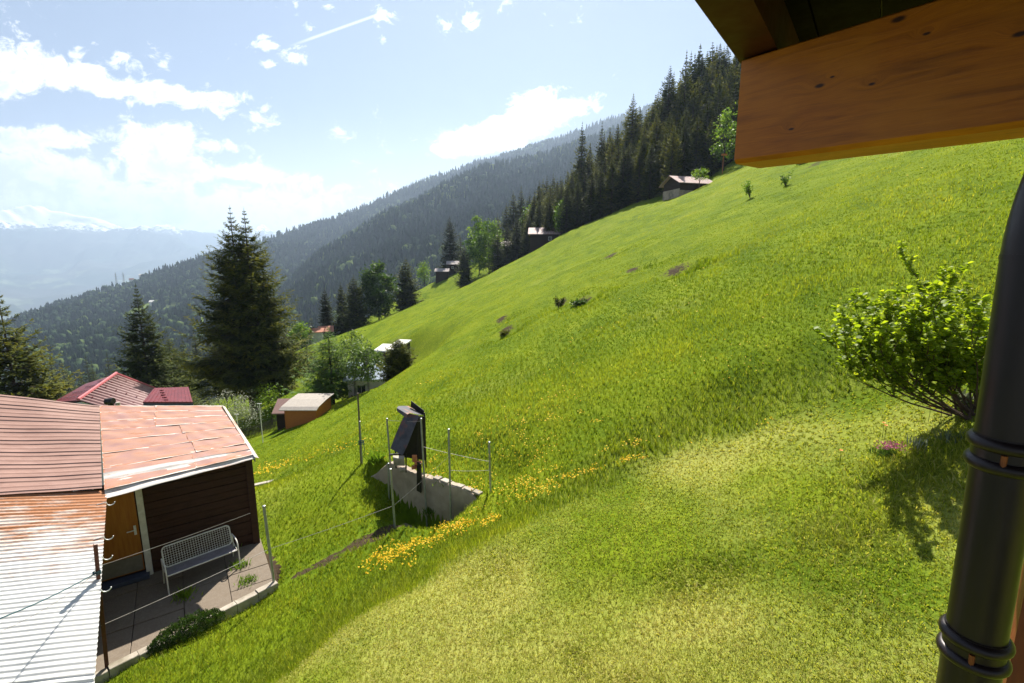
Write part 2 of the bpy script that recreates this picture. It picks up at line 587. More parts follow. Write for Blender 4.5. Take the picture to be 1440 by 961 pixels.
M['shingle'] = pmat('weathered_roof', (.42, .36, .34), (.30, .25, .23), 1.2, .8, .4, (1, 6, 1))
M['oldroof'] = pmat('rusty_barn_roof', (.45, .36, .34), (.33, .17, .14), 1.0, .7, .3, (3, 1, 1))
M['barnwood'] = pmat('barn_timber', (.045, .026, .018), (.022, .014, .011), 2.5, .85, .5, (1, 1, 6))
M['whitewall'] = pmat('white_render', (.70, .67, .62), (.58, .55, .50), 2, .9, .2)
M['greywall'] = pmat('grey_stone_wall', (.25, .24, .23), (.15, .14, .135), 4, .9, .9)
M['orangeroof'] = pmat('orange_tiles', (.55, .25, .16), (.42, .17, .11), 3, .8, .3)
M['glass'] = pmat('dark_window_glass', (.02, .025, .03), (.03, .035, .04), 2, .08, .0, spec=.6)
M['pipe'] = pmat('dark_brown_downpipe', (.012, .007, .007), (.020, .011, .010), 7, .38, .10, (1, 1, .3), metal=.3, spec=.5, dist=.004, dirt=(.034, .022, .019))
M['clip'] = pmat('copper_clip', (.30, .10, .03), (.15, .05, .02), 20, .5, .1, metal=.5)
M['redpost'] = pmat('reddish_wood_post', (.22, .055, .02), (.12, .032, .014), 4, .45, .2, (6, 6, 1))
M['bluegrey_thing'] = pmat('blue_grey_metal', (.07, .08, .12), (.04, .05, .08), 7, .4, .1)
M['fencewood'] = pmat('weathered_picket', (.10, .085, .07), (.06, .05, .04), 5, .9, .3)
M['bracket_dark'] = pmat('bench_mesh', (.30, .27, .30), (.22, .20, .22), 10, .5, .1, metal=.3)


def beam_mat():
    m, n, b = newmat('glazed_pine')
    uvn = n.node('ShaderNodeTexCoord')
    uv = uvn.outputs['UV']
    knots = [(0.235, .175, .8), (.265, .19, .4), (.17, .075, .5), (.36, .15, .5), (.62, .185, .8), (.80, .12, .7), (.95, .20, .7), (.46, .235, .5),
             (.71, .21, .5), (1.15, .08, .8), (.40, .285, 1.0)]
    kf = None; warp = None
    for (ku, kv, ks) in knots:
        v = n.mapping(uv, (1 / (.022 * ks), 1 / (.0095 * ks), 0), (-ku / (.022 * ks), -kv / (.0095 * ks), 0))
        d = n.vmath('LENGTH', v)
        g = n.maprange(d, 0.35, 1.0, 1, 0, True)
        w = n.maprange(d, 0.2, 4.5, 1, 0, True)
        kf = g if kf is None else n.math('MAXIMUM', kf, g)
        warp = w if warp is None else n.math('MAXIMUM', warp, w)
    sp = n.node('ShaderNodeSeparateXYZ'); n.put(sp.inputs[0], uv)
    cm = n.node('ShaderNodeCombineXYZ')
    n.put(cm.inputs[0], n.math('MULTIPLY', sp.outputs[0], .9))
    n.put(cm.inputs[1], n.math('ADD', n.math('MULTIPLY', sp.outputs[1], 11), n.math('MULTIPLY', warp, .22)))
    g1_ = n.noise(cm.outputs[0], 4.0, 8, .6, .6)
    g2_ = n.noise(n.mapping(cm.outputs[0], (2.2, 9, 1)), 7.0, 8, .75, .15)
    pat = n.noise(uv, 3.5, 3, .5)
    col = n.ramp(g1_, [(.30, (.24, .066, .002)), (.45, (.42, .122, .002)), (.56, (.50, .152, .003)), (.7, (.34, .10, .003))])
    col = n.mix(n.maprange(g2_, .35, .65), col, n.mix(1.0, col, (.62, .56, .5, 1), 'MULTIPLY'))
    col = n.mix(n.maprange(pat, .35, .7, 0, .5), col, (.50, .18, .006, 1))
    col = n.mix(n.math('MULTIPLY', kf, .93), col, (.018, .006, .003, 1))
    # drying cracks
    ck = n.noise(n.mapping(uv, (1.6, 38, 1)), 2.2, 3, .5, .4)
    cr = n.maprange(ck, .735, .755)
    col = n.mix(n.math('MULTIPLY', cr, .8), col, (.02, .008, .004, 1))
    n.put(b.inputs['Base Color'], col)
    b.inputs['Roughness'].default_value = .45
    b.inputs['Specular IOR Level'].default_value = .35
    n.put(b.inputs['Normal'], n.bump(n.math('SUBTRACT', g1_, n.math('MULTIPLY', cr, 1.5)), .25, .004))
    return m


M['beam'] = beam_mat()
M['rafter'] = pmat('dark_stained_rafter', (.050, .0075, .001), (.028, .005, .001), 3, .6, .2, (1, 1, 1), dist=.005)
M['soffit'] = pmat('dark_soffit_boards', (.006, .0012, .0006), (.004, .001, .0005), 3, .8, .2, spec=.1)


def rust_mat(name, c_clean, c_clean2, c_rust, c_pale, rust_lo, rust_hi, grad=None, rough=.55, streak=(1, 6), seed=0., edge=False):
    """sheet metal: UV in metres, rust blotches stretched along the sheets, optional rust gradient along v"""
    m, n, b = newmat(name)
    co = n.node('ShaderNodeTexCoord'); uv = co.outputs['UV']
    v1 = n.mapping(uv, (streak[0], streak[1], 1), (seed, seed * 2, 0))
    a = n.noise(v1, 1.3, 9, .68, .4)
    bl = n.noise(n.mapping(uv, (1.2, 2.4, 1), (seed + 5, 1, 0)), 1.6, 7, .65, .2)
    fine = n.noise(n.mapping(uv, (2, 10, 1)), 9, 6, .7)
    base = n.mix(n.maprange(bl, .35, .65), c_clean, c_clean2)
    r = n.math('ADD', n.math('MULTIPLY', a, .6), n.math('MULTIPLY', bl, .4))
    r = n.math('ADD', r, n.math('MULTIPLY', n.math('SUBTRACT', fine, .5), .25))
    if grad:
        sp = n.node('ShaderNodeSeparateXYZ'); n.put(sp.inputs[0], uv)
        r = n.math('ADD', r, n.maprange(sp.outputs[1], grad[0], grad[1], grad[2], grad[3]))
    col = n.mix(n.maprange(r, rust_lo, rust_hi), base, n.mix(n.maprange(fine, .35, .65), c_rust, tuple(x * .6 for x in c_rust)))
    if edge:
        at_ = n.node('ShaderNodeAttribute', attribute_name='edge')
        e = n.math('ADD', at_.outputs['Fac'], n.math('MULTIPLY', n.math('SUBTRACT', a, .5), 1.6))
        col = n.mix(n.maprange(e, .42, .75), col, c_rust)
        col = n.mix(n.maprange(e, .72, .95), col, c_pale)
    else:
        pl = n.noise(n.mapping(uv, (1.5, 14, 1), (9, 3, 0)), 2.2, 5, .6)
        col = n.mix(n.maprange(pl, .62, .72, 0, .7), col, c_pale)
    n.put(b.inputs['Base Color'], col)
    n.put(b.inputs['Roughness'], n.maprange(r, rust_lo, rust_hi, rough, .85))
    b.inputs['Metallic'].default_value = .0
    b.inputs['Specular IOR Level'].default_value = .35
    n.put(b.inputs['Normal'], n.bump(fine, .12, .01))
    return m


M['roof_mauve'] = rust_mat('faded_mauve_sheet', (.33, .195, .155), (.25, .14, .11), (.30, .13, .09), (.45, .33, .30), .60, .72, rough=.5)
M['roof_rusty'] = rust_mat('rusty_flat_sheet', (.32, .175, .15), (.42, .22, .14), (.42, .15, .06), (.66, .60, .55), .55, .66, rough=.5, edge=True)
M['roof_corr'] = rust_mat('zinc_with_rust', (.62, .61, .58), (.52, .51, .48), (.40, .17, .075), (.70, .70, .68), .55, .73, grad=(.8, 4.9, -.14, .32), rough=.65)
M['roof_faded'] = rust_mat('faded_pink_corrugated', (.33, .19, .175), (.26, .14, .13), (.30, .12, .09), (.55, .42, .40), .60, .72, rough=.6)


# setting materials
def ground_mat():
    m, n, b = newmat('meadow_ground')
    co = n.node('ShaderNodeTexCoord'); v = co.outputs['Object']
    big = n.noise(v, .035, 6, .6, .3)
    mid = n.noise(n.mapping(v, (1, .55, 1), (0, 0, 0), (0, 0, .5)), .45, 8, .68, .5)
    fine = n.noise(v, 5, 8, .7)
    tiny = n.noise(v, 38, 4, .7)
    col = n.ramp(n.math('ADD', n.math('MULTIPLY', mid, .68), n.math('MULTIPLY', fine, .32)),
                 [(.30, (.035, .065, .005)), (.42, (.085, .135, .008)), (.54, (.145, .195, .010)), (.72, (.23, .255, .02))])
    col = n.mix(n.maprange(big, .45, .65, 0, .35), col, (.20, .235, .012, 1))
    col = n.mix(n.maprange(tiny, .45, .75, 0, .5), col, (.045, .07, .012, 1))
    at_ = n.node('ShaderNodeAttribute', attribute_name='dry')
    col = n.mix(n.math('MULTIPLY', at_.outputs['Fac'], .75), col, n.mix(fine, (.27, .28, .05, 1), (.36, .34, .11, 1)))
    as_ = n.node('ShaderNodeAttribute', attribute_name='soil')
    col = n.mix(n.maprange(n.math('ADD', as_.outputs['Fac'], n.math('MULTIPLY', n.math('SUBTRACT', fine, .5), 2.6)), .55, .75), col, (.060, .042, .027, 1))
    aw = n.node('ShaderNodeAttribute', attribute_name='wood')
    col = n.mix(aw.outputs['Fac'], col, (.02, .03, .010, 1))
    n.put(b.inputs['Base Color'], col)
    b.inputs['Roughness'].default_value = .9
    b.inputs['Specular IOR Level'].default_value = .02
    n.put(b.inputs['Normal'], n.bump(n.math('ADD', n.math('MULTIPLY', fine, 1.0), n.math('MULTIPLY', mid, 3.0)), .55, .12))
    # sun shining through the sward
    t = n.node('ShaderNodeBsdfTranslucent'); n.put(t.inputs[0], col)
    return m


M['ground'] = ground_mat()
m, n, b = newmat('forest_floor')
co = n.node('ShaderNodeTexCoord')
f = n.noise(co.outputs['Object'], .02, 6, .6)
a_ = n.node('ShaderNodeAttribute', attribute_name='clear')
n.put(b.inputs['Base Color'], n.mix(a_.outputs['Fac'], n.mix(f, (.018, .030, .012, 1), (.03, .045, .016, 1)), n.mix(f, (.12, .19, .04, 1), (.2, .24, .06, 1))))
b.inputs['Roughness'].default_value = .95; b.inputs['Specular IOR Level'].default_value = 0
M['hill'] = m
m, n, b = newmat('alpine_rock_and_snow')
co = n.node('ShaderNodeTexCoord'); v = co.outputs['Object']
sp = n.node('ShaderNodeSeparateXYZ'); n.put(sp.inputs[0], v)
f = n.noise(v, .0022, 8, .65, .3)
f2 = n.noise(v, .0007, 6, .6, .2)
rock = n.mix(n.maprange(f2, .4, .6), (.035, .06, .05, 1), (.07, .075, .07, 1))
rock = n.mix(n.math('MULTIPLY', n.maprange(f, .56, .64), n.maprange(sp.outputs[2], 200, -300)), rock, (.16, .19, .12, 1))
f4 = n.noise(v, .009, 8, .7, .3)
hgt = n.math('ADD', sp.outputs[2], n.math('ADD', n.math('MULTIPLY', n.math('SUBTRACT', f, .5), 700), n.math('MULTIPLY', n.math('SUBTRACT', f4, .5), 900)))
col = n.mix(n.maprange(hgt, 600, 680), rock, (.85, .87, .9, 1))
n.put(b.inputs['Base Color'], col); b.inputs['Roughness'].default_value = .9; b.inputs['Specular IOR Level'].default_value = 0
M['mountain'] = m

# ------------------------------------------------------------------ SETTING: near ground
def axis(dense_lo, dense_hi, step, lo, hi, growth=1.045):
    a = list(np.arange(dense_lo, dense_hi + 1e-6, step))
    s = step; x = a[-1]
    while x < hi:
        s *= growth; x += s; a.append(x)
    s = step; x = a[0]; pre = []
    while x > lo:
        s *= growth; x -= s; pre.append(x)
    return np.array(pre[::-1] + a)


def bank_masks(x, y):
    le = lawn_edge(x)
    lawn = sstep(le - y + fbm(x, y, .8, 66, 3) * .6, -0.45, 0.5) * sstep(x, -7.5, -5)
    bank = sstep(le + 1.3 - y, -0.8, 0.8) * (1 - lawn)
    return lawn, bank


gxs = axis(-12.5, 9, 0.10, -620, 330)
gys = axis(3.0, 14.5, 0.10, -12, 560)
GX, GY = np.meshgrid(gxs, gys)
gxf, gyf = GX.ravel(), GY.ravel()
gzf = None
nx, ny = len(gxs), len(gys)
ii = np.arange(ny - 1)[:, None] * nx + np.arange(nx - 1)[None, :]
ii = ii.ravel()
faces = np.stack([ii, ii + 1, ii + nx + 1, ii + nx], 1)
lawn, bank = bank_masks(gxf, gyf)
dry = lawn * np.clip(0.35 + fbm(gxf, gyf, 2.4, 21, 4) * 1.6, 0, 1) + bank * .25 + (1 - lawn) * np.clip(fbm(gxf, gyf, 7, 31, 4) * .9 - .25, 0, .22)
DIRT = [(953, 383, .95, .42), (890, 381, .65, .3), (822, 424, .7, .4), (790, 428, .6, .5), (705, 452, .7, .5), (712, 468, .7, .5), (640, 432, .6, .4), (860, 360, .9, .4), (1145, 232, 1.2, .5)]
_n = [hit(q[0], q[1]) for q in DIRT]
NOTCH += [(q.x, q.y, d_[2] * 1.3, d_[3] * 2.2) for q, d_ in zip(_n, DIRT)]
soil = np.zeros_like(gxf)
for (px, py, rx, ry) in DIRT:
    p = hit(px, py)
    soil = np.maximum(soil, 1.1 * np.exp(-(((gxf - p.x) / (rx * 1.1)) ** 2 + ((gyf - p.y - ry) / (ry * 2.2)) ** 2) * 1.4))
# trodden earth along the fence line and round the paving
FL = [(-7.3, 6.2), (-6.7, 7.0), (-5.0, 9.1), (-2.9, 10.75), (-2.2, 11.0)]


def dist_poly(x, y, pl):
    d = np.full(np.shape(x), 1e9)
    for (a, b) in zip(pl[:-1], pl[1:]):
        ax, ay = a; bx, by = b
        t = np.clip(((x - ax) * (bx - ax) + (y - ay) * (by - ay)) / ((bx - ax) ** 2 + (by - ay) ** 2), 0, 1)
        d = np.minimum(d, np.hypot(x - ax - t * (bx - ax), y - ay - t * (by - ay)))
    return d


soil = np.maximum(soil, 0.9 * (1 - sstep(dist_poly(gxf, gyf, FL) + fbm(gxf, gyf, .5, 77, 3) * .35, .06, .30)))
wood = sstep(gyf, 60, 100) * np.clip((gxf * .45 - 16 - (100 - gyf) * .1) / 12, 0, 1) * 0
wood = sstep(-gxf, 75, 110) + 0 * wood
soil = np.maximum(soil, (in_poly(gxf, gyf, PATIO) | in_poly(gxf, gyf, SHEDP)) * 1.0)
gzf = gz(gxf, gyf)
ground = link_mesh('meadow', np.stack([gxf, gyf, gzf], 1), faces, M['ground'], smooth=True, attrs={'dry': dry, 'soil': soil, 'wood': np.clip(wood, 0, 1)})
tag(ground, kind='structure')

# valley bottom, one wide sheet to the foot of the far range
vs = [(-30000, -3000, -760), (30000, -3000, -760), (30000, 26000, -760), (-30000, 26000, -760)]
tag(link_mesh('valley_floor', vs, [(0, 1, 2, 3)], M['hill']), kind='structure')


# ------------------------------------------------------------------ SETTING: far slopes
def hill(name, crest, foot, ncol, nrow, amp, back=1.0, seed=1, clearings=(), p=1.0, xr=None):
    """crest/foot: (px, py, Y) seen points; a face ruled between them with relief, then a back slope"""
    c = np.array([tuple(at(*q)) for q in crest]); f = np.array([tuple(at(*q)) for q in foot])
    cpx = np.array([q[0] for q in crest]); fpx = np.array([q[0] for q in foot])
    t = np.linspace(0, 1, ncol)
    u = cpx[0] + (cpx[-1] - cpx[0]) * t; w = fpx[0] + (fpx[-1] - fpx[0]) * t
    C = np.stack([np.interp(u, cpx, c[:, k]) for k in range(3)], 1)
    F = np.stack([np.interp(w, fpx, f[:, k]) for k in range(3)], 1)
    rows = []
    for j in range(nrow):
        s = j / (nrow - 1)
        P_ = F + (C - F) * s
        P_[:, 2] = F[:, 2] + (C[:, 2] - F[:, 2]) * s ** p
        env = math.sin(math.pi * min(1, s * 1.0)) ** .6 if 0 < s < 1 else 0
        P_[:, 2] += env * amp * fbm(P_[:, 0], P_[:, 1], amp * 7, seed, 5)
        rows.append(P_)
    top = rows[-1]
    for k in range(1, 6):
        B = top.copy(); B[:, 1] += k * 180 * back; B[:, 2] -= k * 95 * back
        rows.append(B)
    V = np.concatenate(rows)
    R = len(rows)
    idx = (np.arange(R - 1)[:, None] * ncol + np.arange(ncol - 1)[None, :]).ravel()
    Fc = np.stack([idx, idx + 1, idx + ncol + 1, idx + ncol], 1)
    clear = np.zeros(len(V))
    cl = []
    for (px, py, rx, ry) in clearings:
        # nearest grid point on the face as seen
        a, b = ray(px, py)
        d = (V[:nrow * ncol, 0] / V[:nrow * ncol, 1] - a) ** 2 + (V[:nrow * ncol, 2] / V[:nrow * ncol, 1] - b) ** 2
        k = int(np.argmin(d))
        cl.append((V[k, 0], V[k, 1], rx, ry, V[k, 2]))
        clear = np.maximum(clear, np.exp(-(((V[:, 0] - V[k, 0]) / rx) ** 2 + ((V[:, 1] - V[k, 1]) / ry) ** 2) ** 1.5))
    o = link_mesh(name, V, Fc, M['hill'], smooth=True, attrs={'clear': clear})
    tag(o, kind='structure')
    return np.array(rows), cl, nrow, ncol


# small forest tree: 2 ragged skirts + pointed top
def forest(name, label, rows, nrow, ncol, n, H, seed, cl, broad=.12, smin=0.0, smax=1.0, lightn=0.0):
    r = np.random.default_rng(seed)
    s = r.uniform(smin, smax, n) * (nrow - 1 + .6); t = r.uniform(0, 1, n) * (ncol - 1.001)
    s = np.minimum(s, nrow - .001)
    si = s.astype(int); ti = t.astype(int); fs = s - si; ft = t - ti
    P_ = (rows[si, ti] * ((1 - fs) * (1 - ft))[:, None] + rows[si + 1, ti] * (fs * (1 - ft))[:, None]
          + rows[si, ti + 1] * ((1 - fs) * ft)[:, None] + rows[si + 1, ti + 1] * (fs * ft)[:, None])
    keep = np.ones(n, bool)
    for (cx, cy, rx, ry, cz) in cl:
        keep &= (((P_[:, 0] - cx) / rx) ** 2 + ((P_[:, 1] - cy) / ry) ** 2) > r.uniform(.5, 1.3, n)
    P_ = P_[keep]; n = len(P_)
    sc_ = H * r.uniform(.55, 1.2, n) * (1 + .35 * fbm(P_[:, 0], P_[:, 1], 130, seed))
    isb = (r.random(n) + fbm(P_[:, 0], P_[:, 1], 220, seed + 4) * .5) < broad
    k = 6
    ang0 = r.uniform(0, 6.28, n)
    verts = []; tint = []
    # levels: radius, z  (conifer / broadleaf)
    lev_c = [(.20, .05), (.11, .42), (.155, .40), (.06, .72), (.095, .70), (0.002, 1.0)]
    lev_b = [(.14, .12), (.27, .30), (.30, .45), (.27, .60), (.17, .74), (0.01, .80)]
    base_t = np.clip(.42 + fbm(P_[:, 0], P_[:, 1], 160, seed + 9) * .5 + r.normal(0, .14, n) + isb * .33, 0, 1)
    for li in range(6):
        for q in range(k):
            a = ang0 + q * 2 * math.pi / k + r.normal(0, .15, n)
            rr = np.where(isb, lev_b[li][0], lev_c[li][0]) * sc_ * r.uniform(.75, 1.25, n)
            zz = np.where(isb, lev_b[li][1], lev_c[li][1]) * sc_ + (r.normal(0, .03, n) * sc_ if li < 5 else 0)
            verts.append(np.stack([P_[:, 0] + rr * np.cos(a), P_[:, 1] + rr * np.sin(a), P_[:, 2] + zz - .3], 1))
            tint.append(np.clip(base_t + r.normal(0, .07, n), 0, 1))
    Vv = np.stack(verts, 1).reshape(-1, 3); T = np.stack(tint, 1).ravel()
    fl = []
    for li in range(5):
        for q in range(k):
            q2 = (q + 1) % k
            fl.append((li * k + q, li * k + q2, (li + 1) * k + q2, (li + 1) * k + q))
    fl = np.array(fl)
    Fc = (np.arange(n)[:, None, None] * (6 * k) + fl[None]).reshape(-1, 4)
    o = link_mesh(name, Vv, Fc, M['spruce_far'], attrs={'tint': T})
    tag(o, label, 'forest', kind='stuff')
    return o


# distant blue ridge on the far side of the side valley
ra, ca, nr, nc = hill('far_ridge', [(330, 352, 2500), (390, 333, 2550), (480, 305, 2700), (600, 254, 2900), (720, 216, 3000), (800, 191, 3050), (860, 170, 3100), (1000, 120, 3200), (1250, 60, 3300), (1500, 20, 3300)],
                      [(330, 470, 1500), (480, 420, 1500), (620, 330, 1600), (800, 270, 1700), (1000, 230, 1700), (1500, 150, 1700)], 170, 46, 60, 1.5, 3,
                      clearings=[(392, 361, 60, 90), (404, 366, 60, 70)])
forest('ridge_forest', 'hazy blue forest covering the farthest wooded ridge', ra, nr, nc, 26000, 30, 5, ca, broad=.05)
# left-hand wooded hill going down to the big valley
rb, cb, nr, nc = hill('wooded_hill', [(-420, 640, 1500), (-200, 560, 1600), (-60, 492, 1700), (0, 462, 1750), (40, 445, 1800), (100, 425, 1800), (180, 399, 1850), (225, 382, 1850), (270, 368, 1900), (330, 352, 2000), (390, 346, 2100), (470, 345, 2200)],
                      [(-420, 760, 500), (-60, 640, 520), (40, 580, 560), (180, 560, 600), (270, 545, 640), (390, 500, 760), (470, 470, 900)], 170, 60, 55, 1.5, 5,
                      clearings=[(186, 393, 55, 50), (205, 434, 45, 80), (232, 440, 40, 60), (60, 440, 30, 30), (300, 446, 30, 60)], p=1.25)
forest('hill_forest', 'mixed forest covering the hill at the left behind the roofs', rb, nr, nc, 21000, 24, 6, cb, broad=.2)
# nearer spur, dark and steep
rc_, cc, nr, nc = hill('dark_spur', [(330, 500, 1250), (380, 436, 1350), (420, 392, 1400), (456, 358, 1450), (500, 334, 1500), (551, 299, 1550), (594, 281, 1600), (673, 243, 1650), (760, 222, 1700), (850, 190, 1750), (1000, 130, 1800), (1500, 40, 1800)],
                       [(330, 560, 600), (420, 520, 620), (480, 490, 640), (560, 450, 640), (640, 410, 640), (800, 340, 660), (1000, 250, 640), (1500, 160, 600)], 150, 50, 50, 1.5, 9,
                       clearings=[(606, 318, 18, 30), (625, 322, 16, 22)], p=1.1)
forest('spur_forest', 'dense dark conifer forest on the steep spur behind the huts', rc_, nr, nc, 21000, 25, 8, cc, broad=.07)


# opposite valley side and the snowy range
def mountains(name, crest, foot_z, depth, ncol, nrow, amp, seed):
    c = np.array([tuple(at(*q)) for q in crest]); cpx = np.array([q[0] for q in crest])
    u = np.linspace(cpx[0], cpx[-1], ncol)
    C = np.stack([np.interp(u, cpx, c[:, k]) for k in range(3)], 1)
    rows = []
    for j in range(nrow):
        s = j / (nrow - 1)
        P_ = C.copy()
        P_[:, 1] = C[:, 1] - depth * (1 - s)
        P_[:, 0] = C[:, 0] * (1 - .25 * (1 - s))
        h = (C[:, 2] - foot_z)
        P_[:, 2] = foot_z + h * (s ** 1.35)
        ridg = 1 - np.abs(fbm(P_[:, 0] + P_[:, 1] * .15, P_[:, 1] * .45, 1500, seed, 6)) * 2
        P_[:, 2] += (ridg - .6) * amp * (s ** 1.1) * (1 - 1.0 * sstep(np.full(ncol, s), .86, 1.0))
        P_[:, 2] += (fbm(P_[:, 0], P_[:, 1], 420, seed + 5, 4)) * amp * .26 * s * (1 - .7 * (s > .98))
        rows.append(P_)
    for k in range(1, 4):
        B = C.copy(); B[:, 1] += 900 * k; B[:, 2] -= 600 * k; rows.append(B)
    V = np.concatenate(rows); R = len(rows)
    idx = (np.arange(R - 1)[:, None] * ncol + np.arange(ncol - 1)[None, :]).ravel()
    Fc = np.stack([idx, idx + 1, idx + ncol + 1, idx + ncol], 1)
    tag(link_mesh(name, V, Fc, M['mountain'], smooth=False), kind='structure')


mountains('snowy_mountain_range', [(-700, 290, 12500), (-400, 300, 12500), (-160, 285, 12300), (-60, 298, 12200), (0, 297, 12000), (22, 300, 12000), (38, 296, 12000), (52, 292, 12000), (60, 291, 12000), (72, 297, 12000), (90, 299, 12000),
                                   (100, 302, 12000), (130, 306, 12000), (150, 312, 12000), (172, 321, 12000), (200, 320, 12100), (212, 323, 12200), (224, 319, 12300), (235, 316, 12300), (244, 320, 12300), (262, 324, 12400), (290, 328, 12600),
                                   (320, 332, 12800), (352, 326, 13000), (372, 319, 13000), (390, 330, 13000), (420, 345, 13000), (470, 352, 13000), (700, 380, 13000), (1100, 380, 13000)],
          -740, 7000, 620, 130, 700, 3)
mountains('foothill', [(-500, 350, 5200), (-200, 385, 5200), (-60, 410, 5200), (0, 427, 5200), (18, 428, 5200), (34, 436, 5200), (48, 452, 5100), (80, 490, 5000), (150, 540, 5000)], -750, 2200, 120, 40, 90, 8)

# ------------------------------------------------------------------ haze
if HAZE_DENSITY > 0:
    hz = MB().box((0, 6500, 250), (27000, 17500, 2100))
    m = bpy.data.materials.new('pale_air'); m.use_nodes = True
    t = m.node_tree; t.nodes.clear()
    pv = t.nodes.new('ShaderNodeVolumePrincipled'); mo = t.nodes.new('ShaderNodeOutputMaterial')
    pv.inputs['Color'].default_value = (.60, .77, 1.0, 1)
    pv.inputs['Density'].default_value = HAZE_DENSITY
    pv.inputs['Anisotropy'].default_value = .35
    t.links.new(pv.outputs[0], mo.inputs['Volume'])
    ho = hz.build('haze', m)
    tag(ho, 'pale blue haze filling the valley air', 'haze', kind='stuff')

# ------------------------------------------------------------------ trees
class Leafy:
    def __init__(s): s.v = []; s.f = []; s.t = []

    def kite(s, p, d, L, w, nrm, tint):
        """leaf or spray: narrow four-point blade"""
        side = d.cross(nrm)
        if side.length < 1e-6: side = d.orthogonal()
        side.normalize()
        b = len(s.v)
        s.v += [p, p + d * (L * .45) + side * (w * .5), p + d * L, p + d * (L * .4) - side * (w * .5)]
        s.f.append((b, b + 1, b + 2, b + 3))
        s.t += [tint] * 4

    def build(s, name, mat, parent=None):
        return link_mesh(name, np.array([tuple(v) for v in s.v]), np.array(s.f), mat, parent, attrs={'tint': np.array(s.t)})


def spruce(root, H, R, seed, whorls=40, per=6, twigs=12, zb=0.08, mat='spruce', sub=2, stems=((0, 0, 1.0),), dens=1.0, shape=.8, droop=.0, tint0=.42, trunk_r=None, wide=1.0, sprayL=1.0, trunk_label=True):
    rnd = random.Random(seed)
    lf = Leafy(); tk = MB()
    for (sx, sy, hs) in stems:
        h = H * hs
        tr = trunk_r or H * .014
        pts = []
        for k in range(7):
            q = k / 6
            pts.append(Vector((sx * min(1, q * 2.2 + .25) + rnd.gauss(0, .05) * (q > 0) * (q < 1), sy * min(1, q * 2.2 + .25), h * q * .985 - .4 * (k == 0))))
        tk.tube(pts, [tr * (1.25 - q / 6 * 1.2) for q in range(7)], 8)
        for i in range(whorls):
            t = (i + rnd.random() * .7) / whorls
            z = h * (zb + (1 - zb) * t)
            prof = (1 - t) ** shape * min(1, .62 + t * 3.0) * min(1, (1 - t) * 3.4 + .06)
            n = max(3, int(per * (.6 + .5 * (1 - t)) * dens + rnd.random()))
            a0 = rnd.random() * 6.28
            for k in range(n):
                L = R * prof * rnd.uniform(.55, 1.18) * (1 + .16 * math.sin(a0 * 2 + k * 1.9 + i * .35)) + .10
                if rnd.random() < .07: L *= rnd.uniform(.3, .7)
                a = a0 + k * 6.283 / n + rnd.uniform(-.3, .3)
                dx, dy = math.cos(a), math.sin(a)
                rise = -.12 - droop + .55 * t + rnd.uniform(-.08, .08)
                bend = .28 + .22 * rnd.random()
                o = Vector((sx * min(1, t * 2.2 + .3), sy * min(1, t * 2.2 + .3), z))
                def bp(s_):
                    return o + Vector((dx * L * s_, dy * L * s_, L * (rise * s_ - bend * s_ * (1 - s_) * 1.2 + .10 * s_ ** 3)))
                if L > 1.2: tk.tube([bp(0), bp(.4), bp(.8)], [tr * .12 + .01, tr * .08 + .008, .008], 4, False)
                bt = tint0 + rnd.gauss(0, .12)
                nt = max(4, int(twigs * (.45 + .55 * L / R)))
                for q in range(nt):
                    s_ = .16 + .84 * (q + rnd.random()) / nt
                    p = bp(s_); d0 = (bp(min(1, s_ + .05)) - bp(s_ - .05)).normalized()
                    for sg in (-1, 1):
                        sidev = Vector((-dy, dx, 0)) * sg
                        d = (d0 * rnd.uniform(.5, 1.0) + sidev * rnd.uniform(.35, 1.0) + Vector((0, 0, rnd.uniform(-.55, .12)))).normalized()
                        tl = ((.32 * L * (1.12 - s_)) + (.05 * H ** .5 + .10) * min(1, (1 - t) * 5 + .25)) * rnd.uniform(.6, 1.15) * sprayL
                        nn = Vector((rnd.gauss(0, .35), rnd.gauss(0, .35), 1)).normalized()
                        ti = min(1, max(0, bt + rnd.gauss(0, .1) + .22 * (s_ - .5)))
                        if sub <= 1:
                            lf.kite(p, d, tl, tl * .40 * wide, nn, ti)
                        else:
                            lf.kite(p, d, tl, tl * .17 * wide, nn, ti)
                            for m_ in range(sub):
                                q_ = .2 + .7 * m_ / sub
                                pp = p + d * (tl * q_)
                                d2 = (d + sidev.cross(Vector((0, 0, 1))) * rnd.choice((-1, 1)) * .8 + Vector((rnd.gauss(0, .25), rnd.gauss(0, .25), rnd.gauss(-.25, .25)))).normalized()
                                lf.kite(pp, d2, tl * .6 * (1.1 - q_ * .4), tl * .15 * wide, nn, min(1, ti + .08))
            # crown fill near the trunk so that the middle is not see-through everywhere
        lf.kite(Vector((sx, sy, h * .965)), Vector((0, 0, 1)), h * .05, .12, Vector((1, 0, 0)), .5)
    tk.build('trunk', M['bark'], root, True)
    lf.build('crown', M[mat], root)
    return root


